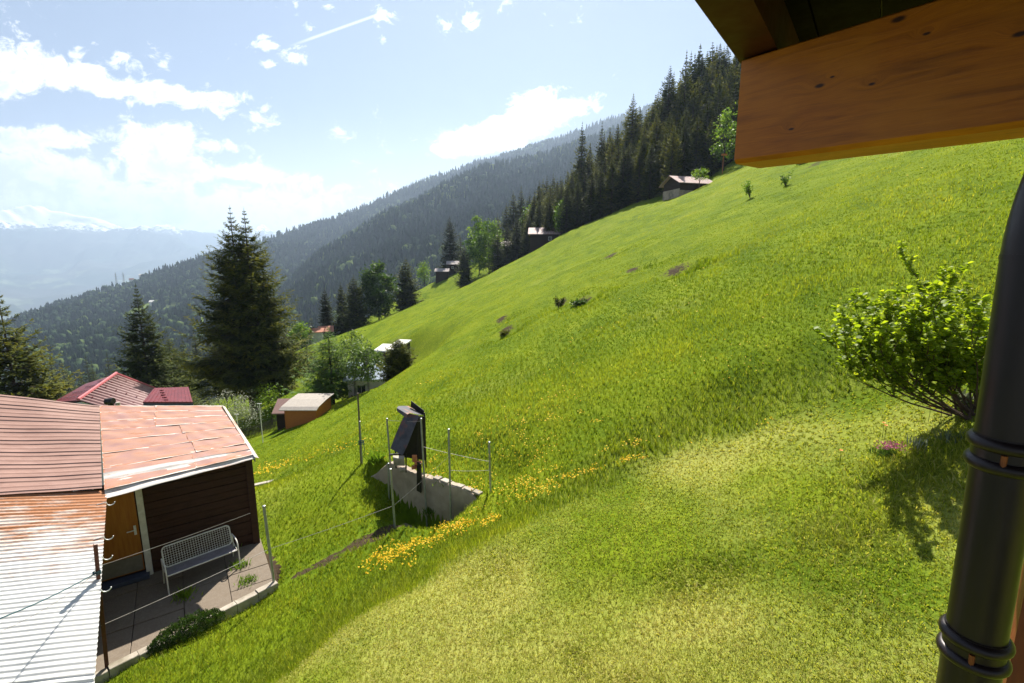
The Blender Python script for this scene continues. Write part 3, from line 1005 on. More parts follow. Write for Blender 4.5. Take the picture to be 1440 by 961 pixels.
def broadleaf(root, H, R, seed, clumps=60, leaves=50, leaf=.35, mat='leaf_mid', zb=.22, bark='bark', trunk_r=.18, clump_r=.22, trunks=1, flat=1.0, droop=0.0, egg=.5, limbs=9):
    rnd = random.Random(seed)
    lf = Leafy(); tk = MB()
    cz = H * (zb + (1 - zb) * .5); rz = H * (1 - zb) * .5
    cs = []
    for i in range(clumps):
        while True:
            v = Vector((rnd.uniform(-1, 1), rnd.uniform(-1, 1), rnd.uniform(-1, 1)))
            if .35 < v.length < 1: break
        w = 1 - egg * max(0, v.z) ** 1.3
        c = Vector((v.x * R * w * .86, v.y * R * w * .86 * flat, cz + v.z * rz * .9))
        c *= 1
        cs.append(c)
        cr = H * clump_r * .5 * rnd.uniform(.6, 1.25)
        ct = .45 + rnd.gauss(0, .24)
        for k in range(leaves):
            q = Vector((rnd.gauss(0, .5), rnd.gauss(0, .5), rnd.gauss(0, .42))) * cr
            if droop: q.z -= abs(rnd.gauss(0, 1)) * droop * cr
            d = Vector((rnd.gauss(0, 1), rnd.gauss(0, 1), rnd.gauss(-.3, .8))).normalized()
            lf.kite(c + q, d, leaf * rnd.uniform(.6, 1.3), leaf * rnd.uniform(.35, .65), Vector((rnd.gauss(0, 1), rnd.gauss(0, 1), rnd.gauss(.5, 1))), min(1, max(0, ct + rnd.gauss(0, .13))))
    for j in range(trunks):
        ox = 0 if trunks == 1 else rnd.uniform(-.3, .3) * R
        top = Vector((ox * 1.5 + rnd.uniform(-.1, .1) * R, rnd.uniform(-.1, .1) * R, H * .85))
        tk.tube([Vector((ox * .3, 0, -.3)), Vector((ox * .7, 0, H * .25)), Vector((ox, 0, H * .5)), top], [trunk_r, trunk_r * .8, trunk_r * .5, .02], 7)
        for c in rnd.sample(cs, min(limbs, len(cs))):
            h0 = rnd.uniform(zb * .8, .6) * H
            s_ = Vector((ox * .8, 0, h0))
            mid = (s_ + c) / 2 + Vector((0, 0, -.04 * H))
            tk.tube([s_, mid, c], [trunk_r * .35, trunk_r * .22, .015], 5, False)
    tk.build('trunk', M[bark], root, True)
    lf.build('crown', M[mat], root)
    return root


def tree_at(px, Y, top, base=None):
    """ground point under (px) at distance Y, and the height that reaches photo row top"""
    if base is not None:
        p = hit(px, base, 20) if Y is None else at(px, base, Y)
        Y = p.y
    a, b = ray(px, top)
    x = a * Y
    z = g1(x, Y)
    if b * Y - z < 2: print('LOW TREE', px, Y, top, b * Y - z)
    return Vector((x, Y, z)), max(1.0, b * Y - z)


# --- the big twin-topped spruce and its neighbours
loc, h = tree_at(332, 56.5, 291)
big = thing('spruce_tree', 'tallest twin-topped dark spruce standing beside the small orange shed', 'tree', loc)
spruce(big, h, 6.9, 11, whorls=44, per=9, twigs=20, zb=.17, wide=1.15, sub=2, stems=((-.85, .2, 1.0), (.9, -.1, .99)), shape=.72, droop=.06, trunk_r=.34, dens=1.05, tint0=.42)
loc, h = tree_at(190, 66, 398)
t = thing('spruce_tree', 'medium pointed spruce rising directly behind the red hipped roof', 'tree', loc)
spruce(t, h, 7.0, 12, whorls=44, per=11, twigs=17, wide=1.4, zb=.05, shape=.85, tint0=.52, trunk_r=.25)
loc, h = tree_at(-6, 47, 402)
t = thing('spruce_tree', 'sunlit olive spruce cut off by the left edge of the photo', 'tree', loc)
spruce(t, h, 8.0, 13, whorls=36, per=10, twigs=21, wide=1.45, zb=.04, shape=.7, tint0=.62, trunk_r=.28)
loc, h = tree_at(236, 80, 470)
t = thing('spruce_tree', 'blunt olive-green conifer between the medium spruce and the tallest spruce', 'tree', loc)
spruce(t, h, 5.4, 14, whorls=30, per=10, twigs=14, wide=1.3, zb=.05, shape=.55, tint0=.62)
loc, h = tree_at(385, 66, 480)
t = thing('spruce_tree', 'short olive spruce tucked behind the right side of the tallest spruce', 'tree', loc)
spruce(t, h, 4.0, 15, whorls=30, per=9, twigs=12, wide=1.3, zb=.03, shape=.7, tint0=.6)
loc, h = tree_at(430, 82, 470)
t = thing('spruce_tree', 'small dark spruce just right of the tallest spruce', 'tree', loc)
spruce(t, h, 3.4, 16, whorls=22, per=7, twigs=9, zb=.03, shape=.8, tint0=.35)
loc, h = tree_at(560, 39, 477)
t = thing('spruce_tree', 'squat dark spruce at the right end of the blue-grey roof', 'tree', loc)
spruce(t, h, 1.75, 17, whorls=30, per=11, twigs=13, wide=1.4, zb=.03, shape=.55, tint0=.36)
# larch and birches
loc, h = tree_at(461, 51, 459)
t = thing('larch_tree', 'fresh green feathery larch with wide drooping boughs behind the orange shed', 'tree', loc)
spruce(t, h, 4.6, 18, whorls=30, per=8, twigs=14, zb=.16, mat='leaf_larch', shape=.95, droop=-.02, tint0=.5, wide=.8, sub=2, trunk_r=.2)
for (px, Y, top, R, sd, lab) in [(494, 50, 458, 2.6, 21, 'pale green birch with slender dark trunk right of the larch'),
                                 (515, 48, 480, 2.3, 22, 'second pale birch leaning right beside the blue-grey roof')]:
    loc, h = tree_at(px, Y, top)
    t = thing('birch_tree', lab, 'tree', loc)
    broadleaf(t, h, R, sd, clumps=60, leaves=46, leaf=.26, mat='leaf_birch', zb=.26, bark='bark_birch', trunk_r=.13, clump_r=.16, droop=.9, egg=.6)

# --- trees standing along the meadow's lower edge
MIDLAB = [(456, 404, 452, 'spruce', 2.6, 'small conical spruce, leftmost of the row on the meadow edge'),
          (479, 397, 449, 'spruce', 2.3, 'narrow spruce second from the left of the meadow edge row'),
          (497, 386, 460, 'spruce', 3.6, 'tall dark spruce touching the round broadleaf tree'),
          (570, 362, 438, 'spruce', 4.2, 'broad dark spruce at the right end of the meadow edge row')]
for i, (px, top, base, kd, R, lab) in enumerate(MIDLAB):
    Y = [128, 128, 124, 139][i]
    loc, h = tree_at(px, Y, top)
    t = thing('spruce_tree', lab, 'tree', loc, group='trees in a row on the lower meadow edge')
    spruce(t, h, R * 1.25, 30 + i, whorls=44, per=11, twigs=10, zb=.0, shape=.6, sub=1, wide=1.4, tint0=.22)
loc, h = tree_at(529, 130, 365)
t = thing('maple_tree', 'large round dark green broadleaf tree between two dark spruces', 'tree', loc, group='trees in a row on the lower meadow edge')
broadleaf(t, h, 5.4, 41, clumps=120, leaves=60, leaf=.75, mat='leaf_mid', zb=.0, clump_r=.15, egg=.35)
loc, h = tree_at(437, 122, 443)
t = thing('spruce_tree', 'tiny spruce beside the orange roof at the meadow foot', 'tree', loc)
spruce(t, h, 2.0, 42, whorls=14, per=7, twigs=6, zb=.02, sub=1, tint0=.35)
for (px, Y, top, w, lab) in [(422, 118, 452, 2.6, 'bright green rounded bush left of the tiny spruce'), (596, 205, 366, 2.6, 'bright green tree left of the grey-roofed huts')]:
    loc, h = tree_at(px, Y, top)
    t = thing('leafy_bush', lab, 'bush', loc)
    broadleaf(t, max(h, 3), w, 43, clumps=36, leaves=36, leaf=.6, mat='leaf_light', zb=.02, clump_r=.3, egg=.2)
# group around the huts
HUTS = [(632, 205, 303, 'spruce', 4.6, 'tall dark brownish spruce directly behind the grey-roofed huts', .2),
        (653, 171, 345, 'spruce', 3.2, 'dark pointed spruce in front of the bright maple on the meadow', .14),
        (706, 185, 330, 'spruce', 3.4, 'dark spruce filling the gap right of the bright maple', .2),
        (724, 172, 320, 'spruce', 3.6, 'dark spruce just left of the weathered roof', .16),
        (738, 160, 335, 'spruce', 3.4, 'short shadowy spruce touching the weathered roof', .14)]
for i, (px, Y, top, kd, R, lab, ti) in enumerate(HUTS):
    loc, h = tree_at(px, Y, top)
    t = thing('spruce_tree', lab, 'tree', loc, group='trees around the huts above the meadow')
    spruce(t, h, R * 1.3, 50 + i, whorls=44, per=11, twigs=10, zb=.0, shape=.6, sub=1, wide=1.4, tint0=ti)
for i, (px, Y, top, R, mt, lab) in enumerate([(687, 172, 303, 6.6, 'leaf_light', 'bright green maple glowing beside the dark pointed spruce'),
                                              (673, 182, 298, 5.0, 'leaf_light', 'taller light green tree behind the bright maple'),
                                              (744, 176, 288, 3.6, 'leaf_light', 'yellow-green tree rising above the weathered roof'),
                                              (716, 170, 352, 4.0, 'leaf_mid', 'low dark broadleaf between the maple and the shadowy spruces')]):
    loc, h = tree_at(px, Y, top)
    t = thing('maple_tree', lab, 'tree', loc, group='trees around the huts above the meadow')
    broadleaf(t, h, R, 60 + i, clumps=90, leaves=50, leaf=.8, mat=mt, zb=.0, clump_r=.15, egg=.45)

# --- the forest beyond the upper edge of the meadow: every tree its own object
protos = []
for i in range(5):
    p = thing('forest_spruce', None, None, (0, 0, 0))
    spruce(p, 26, [4.6, 3.9, 5.0, 3.6, 4.3][i], 70 + i, whorls=46, per=9, twigs=9, zb=[.02, .05, .02, .22, .03][i], shape=[.7, .62, .75, .5, .68][i], sub=1, tint0=[.38, .48, .34, .5, .6][i], wide=[1.35, 1.35, 1.4, 1.1, 1.3][i])
    protos.append(p)
used = [False] * 5
FG = 'forest spruces beyond the upper edge of the meadow'
rnd = random.Random(5)


def forest_tree(px, Y, top, k, lab, wid=1.0):
    loc, h = tree_at(px, Y, top)
    if h < 4: return
    if used[k]:
        o = copy_tree(protos[k])
    else:
        o = protos[k]; used[k] = True
    o.location = loc
    o.rotation_euler = (0, 0, rnd.uniform(0, 6.28))
    s_ = h / 26
    o.scale = (s_ * wid, s_ * wid, s_)
    tag(o, lab, 'tree', FG)


# skyline and front trees read off the photo: px, distance, top row, kind
SPL = [(819, 150, 172, 1, 'lone slim spruce standing against the sky at the left end of the forest top', 1.0),
      (847, 150, 170, 2, 'spruce on the skyline just right of the lone slim spruce', .8),
      (891, 140, 132, 3, 'open-crowned spruce with visible stem on the forest skyline', 1.1),
      (943, 135, 92, 3, 'sparse tall spruce left of the highest trees of the forest', 1.1),
      (966, 132, 72, 1, 'dark skyline spruce second from the roof beam', 1.0),
      (903, 116, 196, 0, 'near broad spruce at the forest front left of the barn', 1.2),
      (948, 104, 168, 4, 'near brownish spruce directly behind the dark barn', 1.15),
      (878, 116, 200, 2, 'dark front spruce left of the near broad spruce', 1.0)]
for (px, Y, top, k, lab, w) in SPL:
    forest_tree(px, Y, top, k, lab, w)
GEN = 'dark spruce standing in the dense forest beyond the meadow edge'
# meadow edge line (px -> distance), and skyline row
ex = [745, 770, 800, 860, 905, 930, 980, 1030, 1080]
eY = [150, 140, 130, 119, 112, 108, 112, 112, 112]
sx = [690, 720, 745, 765, 800, 830, 860, 885, 905, 925, 943, 965, 985, 1003, 1020, 1060, 1120]
sy = [300, 268, 258, 250, 240, 205, 175, 165, 140, 120, 105, 85, 62, 56, 60, 40, 0]
n_f = 0
for row in range(8):
    px = 742 + row * 4
    while px < 1100:
        Y = np.interp(px, ex, eY) + row * 6.5 + rnd.uniform(-2, 2)
        skyy = np.interp(px, sx, sy)
        fr = [.98, .80, .62, .48, .34, .22, .1, .04][row] if row < 8 else 0
        basepx = np.interp(px, [740, 785, 860, 930, 1030, 1100], [352, 325, 300, 277, 236, 215])
        # height of each row between the front trees' tops and the skyline
        front_top = basepx - np.interp(px, [740, 800, 880, 1000], [55, 72, 82, 95])
        top = skyy + (front_top - skyy) * fr + rnd.uniform(-9, 12)
        if row >= 6: top = skyy + rnd.uniform(-3, 22)
        forest_tree(px + rnd.uniform(-3, 3), Y, top, rnd.choice([0, 1, 2, 2, 3, 4]), GEN, rnd.uniform(1.05, 1.5))
        n_f += 1
        px += rnd.uniform(12, 20) * (1.0 if row < 6 else .8)
for (px, Y, top) in [(700, 166, 322), (713, 162, 314), (727, 158, 304), (742, 152, 306), (756, 150, 316), (752, 158, 270), (772, 150, 264), (790, 142, 252), (805, 140, 242), (781, 147, 276), (764, 165, 268), (735, 170, 292)]:
    forest_tree(px, Y, top, rnd.choice([0, 2, 4]), 'dark spruce in the thicket between the bright maple and the weathered roof', 1.45)
# a few left of the weathered roof, behind the hut trees
for (px, Y, top) in [(700, 215, 300), (712, 212, 285), (722, 210, 268), (733, 208, 262), (745, 205, 270), (757, 190, 262), (764, 190, 252), (690, 220, 312), (676, 222, 318), (647, 225, 330), (770, 160, 262), (780, 158, 250)]:
    forest_tree(px, Y, top, rnd.choice([0, 1, 2]), 'dark spruce behind the cluster of huts and broadleaf trees', 1.35)
for (px, Y, top, R, lab) in [(790, 133, 276, 1.8, 'light green young tree low in front of the forest'), (1024, 104, 142, 2.6, 'light green broadleaf squeezed beside the wooden beam end'),
                             (762, 150, 300, 2.0, 'small light green tree behind the weathered roof')]:
    loc, h = tree_at(px, Y, top)
    t = thing('young_tree', lab, 'tree', loc)
    broadleaf(t, h, R, 90 + px % 7, clumps=46, leaves=36, leaf=.5, mat='leaf_light', zb=.04, clump_r=.18, egg=.6)

# left lower slope woods seen between the roofs and the hill
rl = random.Random(9)
LG = 'trees of the lower slope behind the red roof'
for (px, Y, top) in [(70, 190, 500), (92, 200, 512), (112, 170, 520), (128, 210, 508), (148, 150, 520), (60, 230, 516), (255, 160, 470), (272, 190, 462), (228, 210, 480),
                     (300, 200, 470), (398, 170, 462), (412, 190, 458), (405, 150, 478), (82, 150, 535), (104, 140, 540), (133, 135, 538), (245, 120, 490), (42, 170, 520), (20, 200, 510), (120, 260, 500), (150, 280, 497), (85, 300, 503), (420, 230, 440)]:
    loc, h = tree_at(px, Y, top)
    k = rl.choice([0, 1, 2, 4])
    if h < 3: continue
    o = copy_tree(protos[k]); o.location = loc; s_ = h / 26
    w = max(1.0, min(2.0, 4.2 / (4.3 * s_)))
    o.scale = (s_ * w, s_ * w, s_); o.rotation_euler = (0, 0, rl.uniform(0, 6.28))
    tag(o, 'dim forest conifer on the lower slope behind the roofs at the left', 'tree', LG)

# ------------------------------------------------------------------ grass
def grass(name, label, n, rmin, rmax, seed, kind):
    r = np.random.default_rng(seed)
    R_ = np.exp(r.uniform(math.log(rmin), math.log(rmax), n))
    A = r.uniform(rad(-56), rad(56), n)
    x = R_ * np.sin(A); y = R_ * np.cos(A)
    # tuft: gather points round common centres
    cl = .07 * 2.0 ** np.floor(np.log2(R_ / 5.0))
    ix = np.floor(x / cl).astype(int); iy = np.floor(y / cl).astype(int)
    qx = (ix + TAB[(ix * 7 + iy * 13) % 256, (iy * 5 + ix * 3) % 256]) * cl
    qy = (iy + TAB[(ix * 11 + iy * 3 + 77) % 256, (iy * 17 + ix + 31) % 256]) * cl
    tuft = vnoise(qx, qy, .11, 3) + .5
    k = .55 * (tuft > .45) * np.clip(1.3 - R_ / 40, .1, 1)
    x = x * (1 - k) + qx * k + r.normal(0, .012, n); y = y * (1 - k) + qy * k + r.normal(0, .012, n)
    lawn, bank = bank_masks(x, y)
    keep = r.random(n) < (lawn if kind == 'lawn' else 1 - lawn)
    keep &= ~in_poly(x, y, PATIO) & ~in_poly(x, y, SHEDP)
    keep &= dist_poly(x, y, FL) > r.uniform(.02, .30, n)
    # wall and pit floor stay bare
    rx = x - WA[0]; ry = y - WA[1]
    t = rx * WD[0] + ry * WD[1]; s = rx * WN[0] + ry * WN[1]
    keep &= ~((s > -.24) & (s < .12) & (t > -.1) & (t < WL + .1))
    keep &= ~((s > .1) & (s < 1.0) & (t > 1.5) & (t < 2.8))
    for (px, py, ax, ay) in DIRT:
        p = hit(px, py)
        keep &= (((x - p.x) / ax / 1.2) ** 2 + ((y - p.y - ay) / ay / 2.2) ** 2) > r.uniform(.3, 1.4, n)
    x = x[keep]; y = y[keep]; lawn = lawn[keep]; bank = bank[keep]; n = len(x)
    z = gz(x, y)
    d = np.hypot(x, y)
    patch = fbm(x, y, 2.6, 41, 4); pm = fbm(x, y, .45, 45, 3)
    weed = np.clip(fbm(x, y, 1.5, 51, 3) * 2.2 - .25, 0, 1)
    # uncut corner of the lawn round the flower bed
    bed = np.exp(-(((x - 5.9) / 1.0) ** 2 + ((y - 6.55) / .55) ** 2)) + np.exp(-(((x - 4.4) / .65) ** 2 + ((y - 5.75) / .42) ** 2)) * .8
    if kind == 'lawn':
        h = .022 + .020 * r.random(n) + .035 * weed * r.random(n) + .20 * np.clip(bed, 0, 1) * r.random(n)
        w = np.maximum(.0055 + .0075 * weed, .0013 * d) * r.uniform(.7, 1.5, n)
        lean = r.uniform(.5, 1.9, n)
        dryv = np.clip(.35 + fbm(x, y, 2.4, 21, 4) * 1.6, 0, 1)
        tint = .50 + .26 * dryv - .12 * weed - .03 * np.clip(bed, 0, 1) + r.normal(0, .11, n) + pm * .12
        strawy = r.random(n) < .05 + .22 * dryv ** 2
        tint = np.where(strawy, r.uniform(.75, .98, n), tint)
    else:
        tall = np.clip(.45 + patch * .8 + pm * .5, .1, 1.2)
        h = (.05 + .15 * tall * r.random(n) + .11 * bank * r.random(n)) * (1 - .6 * sstep(d, 10, 45))
        w = np.maximum(.006, .00085 * d) * r.uniform(.6, 1.4, n)
        lean = r.uniform(.15, 1.0, n)
        tint = .45 + .30 * fbm(x, y, 11, 61, 4) + patch * .26 + pm * .18 + r.normal(0, .10, n) + .05 * sstep(d, 12, 30)
        strawy = r.random(n) < .035 + .07 * np.clip(fbm(x, y, 5, 71, 3) + .3, 0, 1) + .06 * bank
        tint = np.where(strawy, r.uniform(.68, .92, n), tint)
    rough = np.zeros(n)
    for (px, py, ax, ay) in DIRT[:8]:
        p = hit(px, py); rough = np.maximum(rough, np.exp(-(((x - p.x - .4) / 2.0) ** 2 + ((y - p.y + 1.2) / 2.2) ** 2)))
    if kind != 'lawn':
        rough *= (fbm(x, y, .9, 88, 3) > -.1)
        h = h * (1 + 2.6 * rough); tint = tint - .22 * rough
    a = r.uniform(0, 2 * math.pi, n)
    lx, ly = np.cos(a) * lean * h, np.sin(a) * lean * h
    b = a + math.pi / 2 + r.normal(0, .5, n)
    wx, wy = np.cos(b) * w * .5, np.sin(b) * w * .5
    V = np.empty((n, 5, 3), np.float32)
    V[:, 0] = np.stack([x - wx, y - wy, z - .01], 1)
    V[:, 1] = np.stack([x + wx, y + wy, z - .01], 1)
    V[:, 2] = np.stack([x + lx * .4 + wx * .8, y + ly * .4 + wy * .8, z + h * .62], 1)
    V[:, 3] = np.stack([x + lx * .4 - wx * .8, y + ly * .4 - wy * .8, z + h * .62], 1)
    V[:, 4] = np.stack([x + lx, y + ly, z + h * (1.0 if kind != 'lawn' else .9)], 1)
    base = (np.arange(n) * 5)[:, None]
    me = bpy.data.meshes.new(name)
    nv = n * 5
    me.vertices.add(nv); me.vertices.foreach_set('co', V.ravel())
    quad = base + np.array([0, 1, 2, 3]); tri = base + np.array([3, 2, 4])
    loops = np.concatenate([quad, tri], 1).astype(np.int32)
    me.loops.add(n * 7); me.loops.foreach_set('vertex_index', loops.ravel())
    me.polygons.add(n * 2)
    ls = (np.arange(n) * 7)[:, None] + np.array([0, 4])
    me.polygons.foreach_set('loop_start', ls.astype(np.int32).ravel())
    me.update(calc_edges=True)
    at_ = me.attributes.new('tint', 'FLOAT', 'POINT')
    at_.data.foreach_set('value', np.repeat(np.clip(tint, 0, 1), 5).astype(np.float32))
    me.materials.append(M['grass'])
    o = bpy.data.objects.new(name, me); COL.objects.link(o)
    return tag(o, label, 'grass', kind='stuff')


GN = 1.0
grass('lawn_grass', 'short mown yellowish lawn on the near terrace', int(330000 * GN), 3.2, 16, 101, 'lawn')
grass('meadow_grass', 'long fresh green grass of the steep meadow', int(800000 * GN), 5.0, 150, 102, 'meadow')

# ------------------------------------------------------------------ flowers
fl = Leafy(); rf = random.Random(4)
# (px, py, spread along x in px, along y in px, count)
FP = [(548, 793, 26, 12, 260), (590, 772, 36, 10, 260), (640, 752, 34, 9, 260), (690, 740, 16, 6, 70), (735, 690, 40, 8, 150), (790, 683, 40, 6, 130), (740, 708, 40, 8, 90),
      (885, 655, 22, 3, 70), (740, 660, 50, 26, 120), (690, 645, 60, 30, 90), (785, 595, 24, 5, 50), (680, 612, 16, 3, 22), (735, 601, 10, 3, 14),
      (400, 657, 30, 8, 110), (470, 638, 40, 6, 70), (375, 664, 16, 4, 70), (905, 628, 22, 3, 26), (1010, 625, 60, 6, 14), (610, 676, 30, 12, 26), (800, 560, 120, 30, 60), (660, 700, 30, 14, 40),
      (838, 600, 20, 3, 18), (850, 640, 30, 6, 24), (610, 655, 8, 5, 26), (500, 690, 50, 40, 8), (900, 560, 200, 60, 60), (620, 530, 40, 10, 16), (1100, 420, 200, 80, 80)]
for (px, py, wx, wy, n) in FP:
    for i in range(int(n * .85)):
        if i % 9 == 0: cu_, cv_ = rf.gauss(0, .62), rf.gauss(0, .62)
        u, v = cu_ + rf.gauss(0, .18), cv_ + rf.gauss(0, .22)
        p = hit(px + u * wx, py + v * wy - u * wx * .28, 4, 120)
        if p.y > 110: continue
        d = math.hypot(p.x, p.y)
        hh = .13 + .10 * rf.random()
        c = Vector((p.x, p.y, p.z + hh))
        s_ = max(.038, .0029 * d) * rf.uniform(.7, 1.25)
        a0 = rf.random() * 6
        nrm = Vector((rf.gauss(0, .35), rf.gauss(0, .35) - .35, 1)).normalized()
        for k in range(3):
            a = a0 + k * 2.09
            dd = Vector((math.cos(a), math.sin(a), -.1)); dd = (dd - nrm * dd.dot(nrm)).normalized()
            fl.kite(c - dd * s_ * .5, dd, s_, s_ * .75, nrm, rf.random())
o = fl.build('yellow_flowers', M['flower']); tag(o, 'yellow dandelions and buttercups scattered in drifts over the meadow', 'wildflowers', kind='stuff')

# ------------------------------------------------------------------ the tin-roofed shed
EX = Vector((.80, .60, 0)).normalized()
NX = Vector((EX.y, -EX.x, 0))
UP = Vector((0, 0, 1))
shed0 = Vector((-7.7, 9.9, -7.15))
shed = thing('shed', 'dark wooden shed with rusty tin roofs and ochre door in the lower left', 'shed', shed0)


def sheet(name, c00, c10, c01, c11, mat, parent, nu=60, nv=60, waves=0, axis_='u', amp=.012, wob=.01, seed=0, thick=.006, sag=0.0, edge=False, scallop=0.0, uvoff=(0, 0), ribs=0):
    """bilinear metal sheet; waves = corrugations counted across v (axis 'u': ridges run along u)"""
    c00, c10, c01, c11 = (Vector(c) for c in (c00, c10, c01, c11))
    Lu = (c10 - c00).length; Lv = (c01 - c00).length
    nrm = (c10 - c00).cross(c01 - c00).normalized()
    if nrm.z < 0: nrm = -nrm
    top = []; uv = []; ed = []
    for j in range(nv + 1):
        v = j / nv
        for i in range(nu + 1):
            u = i / nu
            p = (c00 * (1 - u) + c10 * u) * (1 - v) + (c01 * (1 - u) + c11 * u) * v
            q = 0
            if waves:
                ph = (v if axis_ == 'u' else u) * waves * 2 * math.pi
                q = amp * math.sin(ph)
            if ribs:
                ph = ((v if axis_ == 'u' else u) * ribs) % 1
                q += .022 * max(0, 1 - abs(ph - .5) / .12)
            q += wob * (math.sin(u * 7 + seed) * math.sin(v * 9 + seed * 2) + .5 * math.sin(u * 19 + v * 5 + seed))
            q -= sag * math.sin(math.pi * u) * math.sin(math.pi * v)
            p = p + nrm * q
            top.append(p - shed0); uv.append((u * Lu + uvoff[0], v * Lv + uvoff[1]))
            e = max(.8 - min(u, 1 - u) * Lu / .05, 1 - min(v, 1 - v) * Lv / .13, 0)
            ed.append(e)
    n = len(top); nn_ = nrm * thick
    vs = [tuple(p) for p in top] + [tuple(p - nn_) for p in top]
    fs = []
    for j in range(nv):
        for i in range(nu):
            a = j * (nu + 1) + i
            fs.append((a, a + 1, a + nu + 2, a + nu + 1))
            fs.append((n + a, n + a + nu + 1, n + a + nu + 2, n + a + 1))
    for i in range(nu):
        fs.append((i + 1, i, n + i, n + i + 1))
        a = nv * (nu + 1) + i
        fs.append((a, a + 1, n + a + 1, n + a))
    for j in range(nv):
        a = j * (nu + 1)
        fs.append((a, a + nu + 1, n + a + nu + 1, n + a))
        a += nu
        fs.append((a + nu + 1, a, n + a, n + a + nu + 1))
    o = link_mesh(name, vs, fs, mat, parent, smooth=True, attrs={'edge': ed + ed} if edge else None, uv=uv + uv)
    o.data.set_sharp_from_angle(angle=rad(50))
    return o


E0 = Vector((-8.23, 9.10, -4.64)); E1 = Vector((-6.14, 10.8, -4.64))      # front eave of the right part
R0 = at(140, 572, 12.0); R1 = at(312, 572, 12.75)
# overlapping flat sheets of the right part (u along the eave, v up the slope)
def rbq(u, v):
    return (E0 * (1 - u) + E1 * u) * (1 - v) + (R0 * (1 - u) + R1 * u) * v
rs = random.Random(8)
SH = []
vrows = [0, .20, .37, .52, .66, .78, .90, 1.0]
for j in range(7):
    split = [.58, .62, .60, .58, .40, .42, .44][j]
    SH.append((0, split, vrows[j], vrows[j + 1])); SH.append((split, 1.0, vrows[j], vrows[j + 1]))
nrmB = (E1 - E0).cross(R0 - E0).normalized()
for k, (u0, u1, v0, v1) in enumerate(SH):
    lift = nrmB * (.006 + .007 * (k % 2) + .004 * (6 - k // 2))
    ve = -.02 if v0 == 0 else -.012
    mt = M['roof_rusty']
    sheet('roof_sheet', rbq(u0, v0 + ve) + lift * 1.5, rbq(min(1, u1 + .012), v0 + ve) + lift * 1.5, rbq(u0, v1 + .012) + lift, rbq(min(1, u1 + .012), v1 + .012) + lift, mt, shed,
          nu=24, nv=8, wob=.006, seed=k * 1.7, edge=True, uvoff=(rs.uniform(0, 9), rs.uniform(0, 9)), thick=.003)
# corrugated strip along the front eave
sheet('roof_edge_sheet', rbq(-.0, -.075) + nrmB * -.02, rbq(1.0, -.055) + nrmB * .0, rbq(0, .13) + nrmB * .07, rbq(1.0, .07) + nrmB * .065, rust_mat('eave_strip', (.52, .46, .42), (.62, .58, .54), (.42, .17, .08), (.72, .68, .64), .53, .62, streak=(.6, 5)), shed,
      nu=60, nv=24, waves=4, amp=.009, wob=.012, seed=2)
# verge flashing at the right end
sheet('verge_flashing', rbq(1.0, -.06) + nrmB * .05, rbq(1.035, -.06) - nrmB * .01, rbq(1.0, 1.0) + nrmB * .05, rbq(1.03, 1.0) - nrmB * .01, pmat('verge_sheet', (.50, .44, .39), (.40, .32, .26), 4, .6, .2, dirt=(.36, .16, .09)), shed, nu=3, nv=20, wob=.003, seed=4)
b_ = MB(shed0)
b_.prism([rbq(1.0, -.055) + nrmB * .05, rbq(1.0, -.055) - nrmB * .09, rbq(1.0, .16) - nrmB * .09, rbq(1.0, .16) + nrmB * .045], Vector(EX) * .02)
b_.build('verge_board', M['galv'], shed)
# left mauve part
A00 = at(-330, 715, 7.3); A10 = E0 + Vector((-.02, -.03, .03)); A01 = at(-330, 520, 10.0); A11 = R0 + Vector((0, 0, .035))
sheet('left_roof', A00, A10, A01, A11, M['roof_mauve'], shed, nu=60, nv=200, ribs=24, wob=.014, seed=1, sag=.12)
# long corrugated lower part
C1 = Vector((-5.42, 5.42, -5.42))
C00 = at(-330, 1010, 4.9); C10 = C1; C01 = at(-330, 700, 7.5) + Vector((0, 0, -.04)); C11 = E0 + Vector((.03, .02, -.03))
sheet('corrugated_roof', C00, C10, C01, C11, M['roof_corr'], shed, nu=30, nv=380, waves=46, amp=.009, wob=.010, seed=3, sag=.05)
# bottom lap sheet standing a little proud
def rc(u, v):
    return (C00 * (1 - u) + C10 * u) * (1 - v) + (C01 * (1 - u) + C11 * u) * v
nC = (C10 - C00).cross(C01 - C00).normalized()
if nC.z < 0: nC = -nC
sheet('lap_sheet', rc(.0, -.10) - nC * .02, rc(1.0, -.105) - nC * .03, rc(.0, .02) + nC * .10, rc(1.0, .018) + nC * .035, M['roof_corr'], shed, nu=40, nv=50, waves=6, amp=.013, wob=.022, seed=6, uvoff=(3, 0))

# walls
b_ = MB(shed0)
wl0 = Vector((-8.95, 9.28, 0)); wr0 = Vector((-6.42, 11.03, 0))
wd = (wr0 - wl0).normalized(); wn = Vector((wd.y, -wd.x, 0))
wlen = (wr0 - wl0).length
zt = -4.78
door_u = .92; jamb_u = 1.02
nb = 13
for i in range(nb):
    z0 = -7.12 + i * (2.30 / nb)
    w_ = wlen - jamb_u
    b_.box(wl0 + wd * (jamb_u + w_ / 2) + wn * (.012 * (i % 2) + .004 * math.sin(i * 5)) + Vector((0, 0, z0 + .088)), (w_, .05, 2.30 / nb - .014), (wd, wn, UP))
b_.box(wl0 + wd * (jamb_u + (wlen - jamb_u) / 2) - wn * .06 + Vector((0, 0, (-7.15 + zt) / 2)), (wlen - jamb_u - .02, .05, zt + 7.15), (wd, wn, UP))
b_.build('front_wall', M['darkwood'], shed)
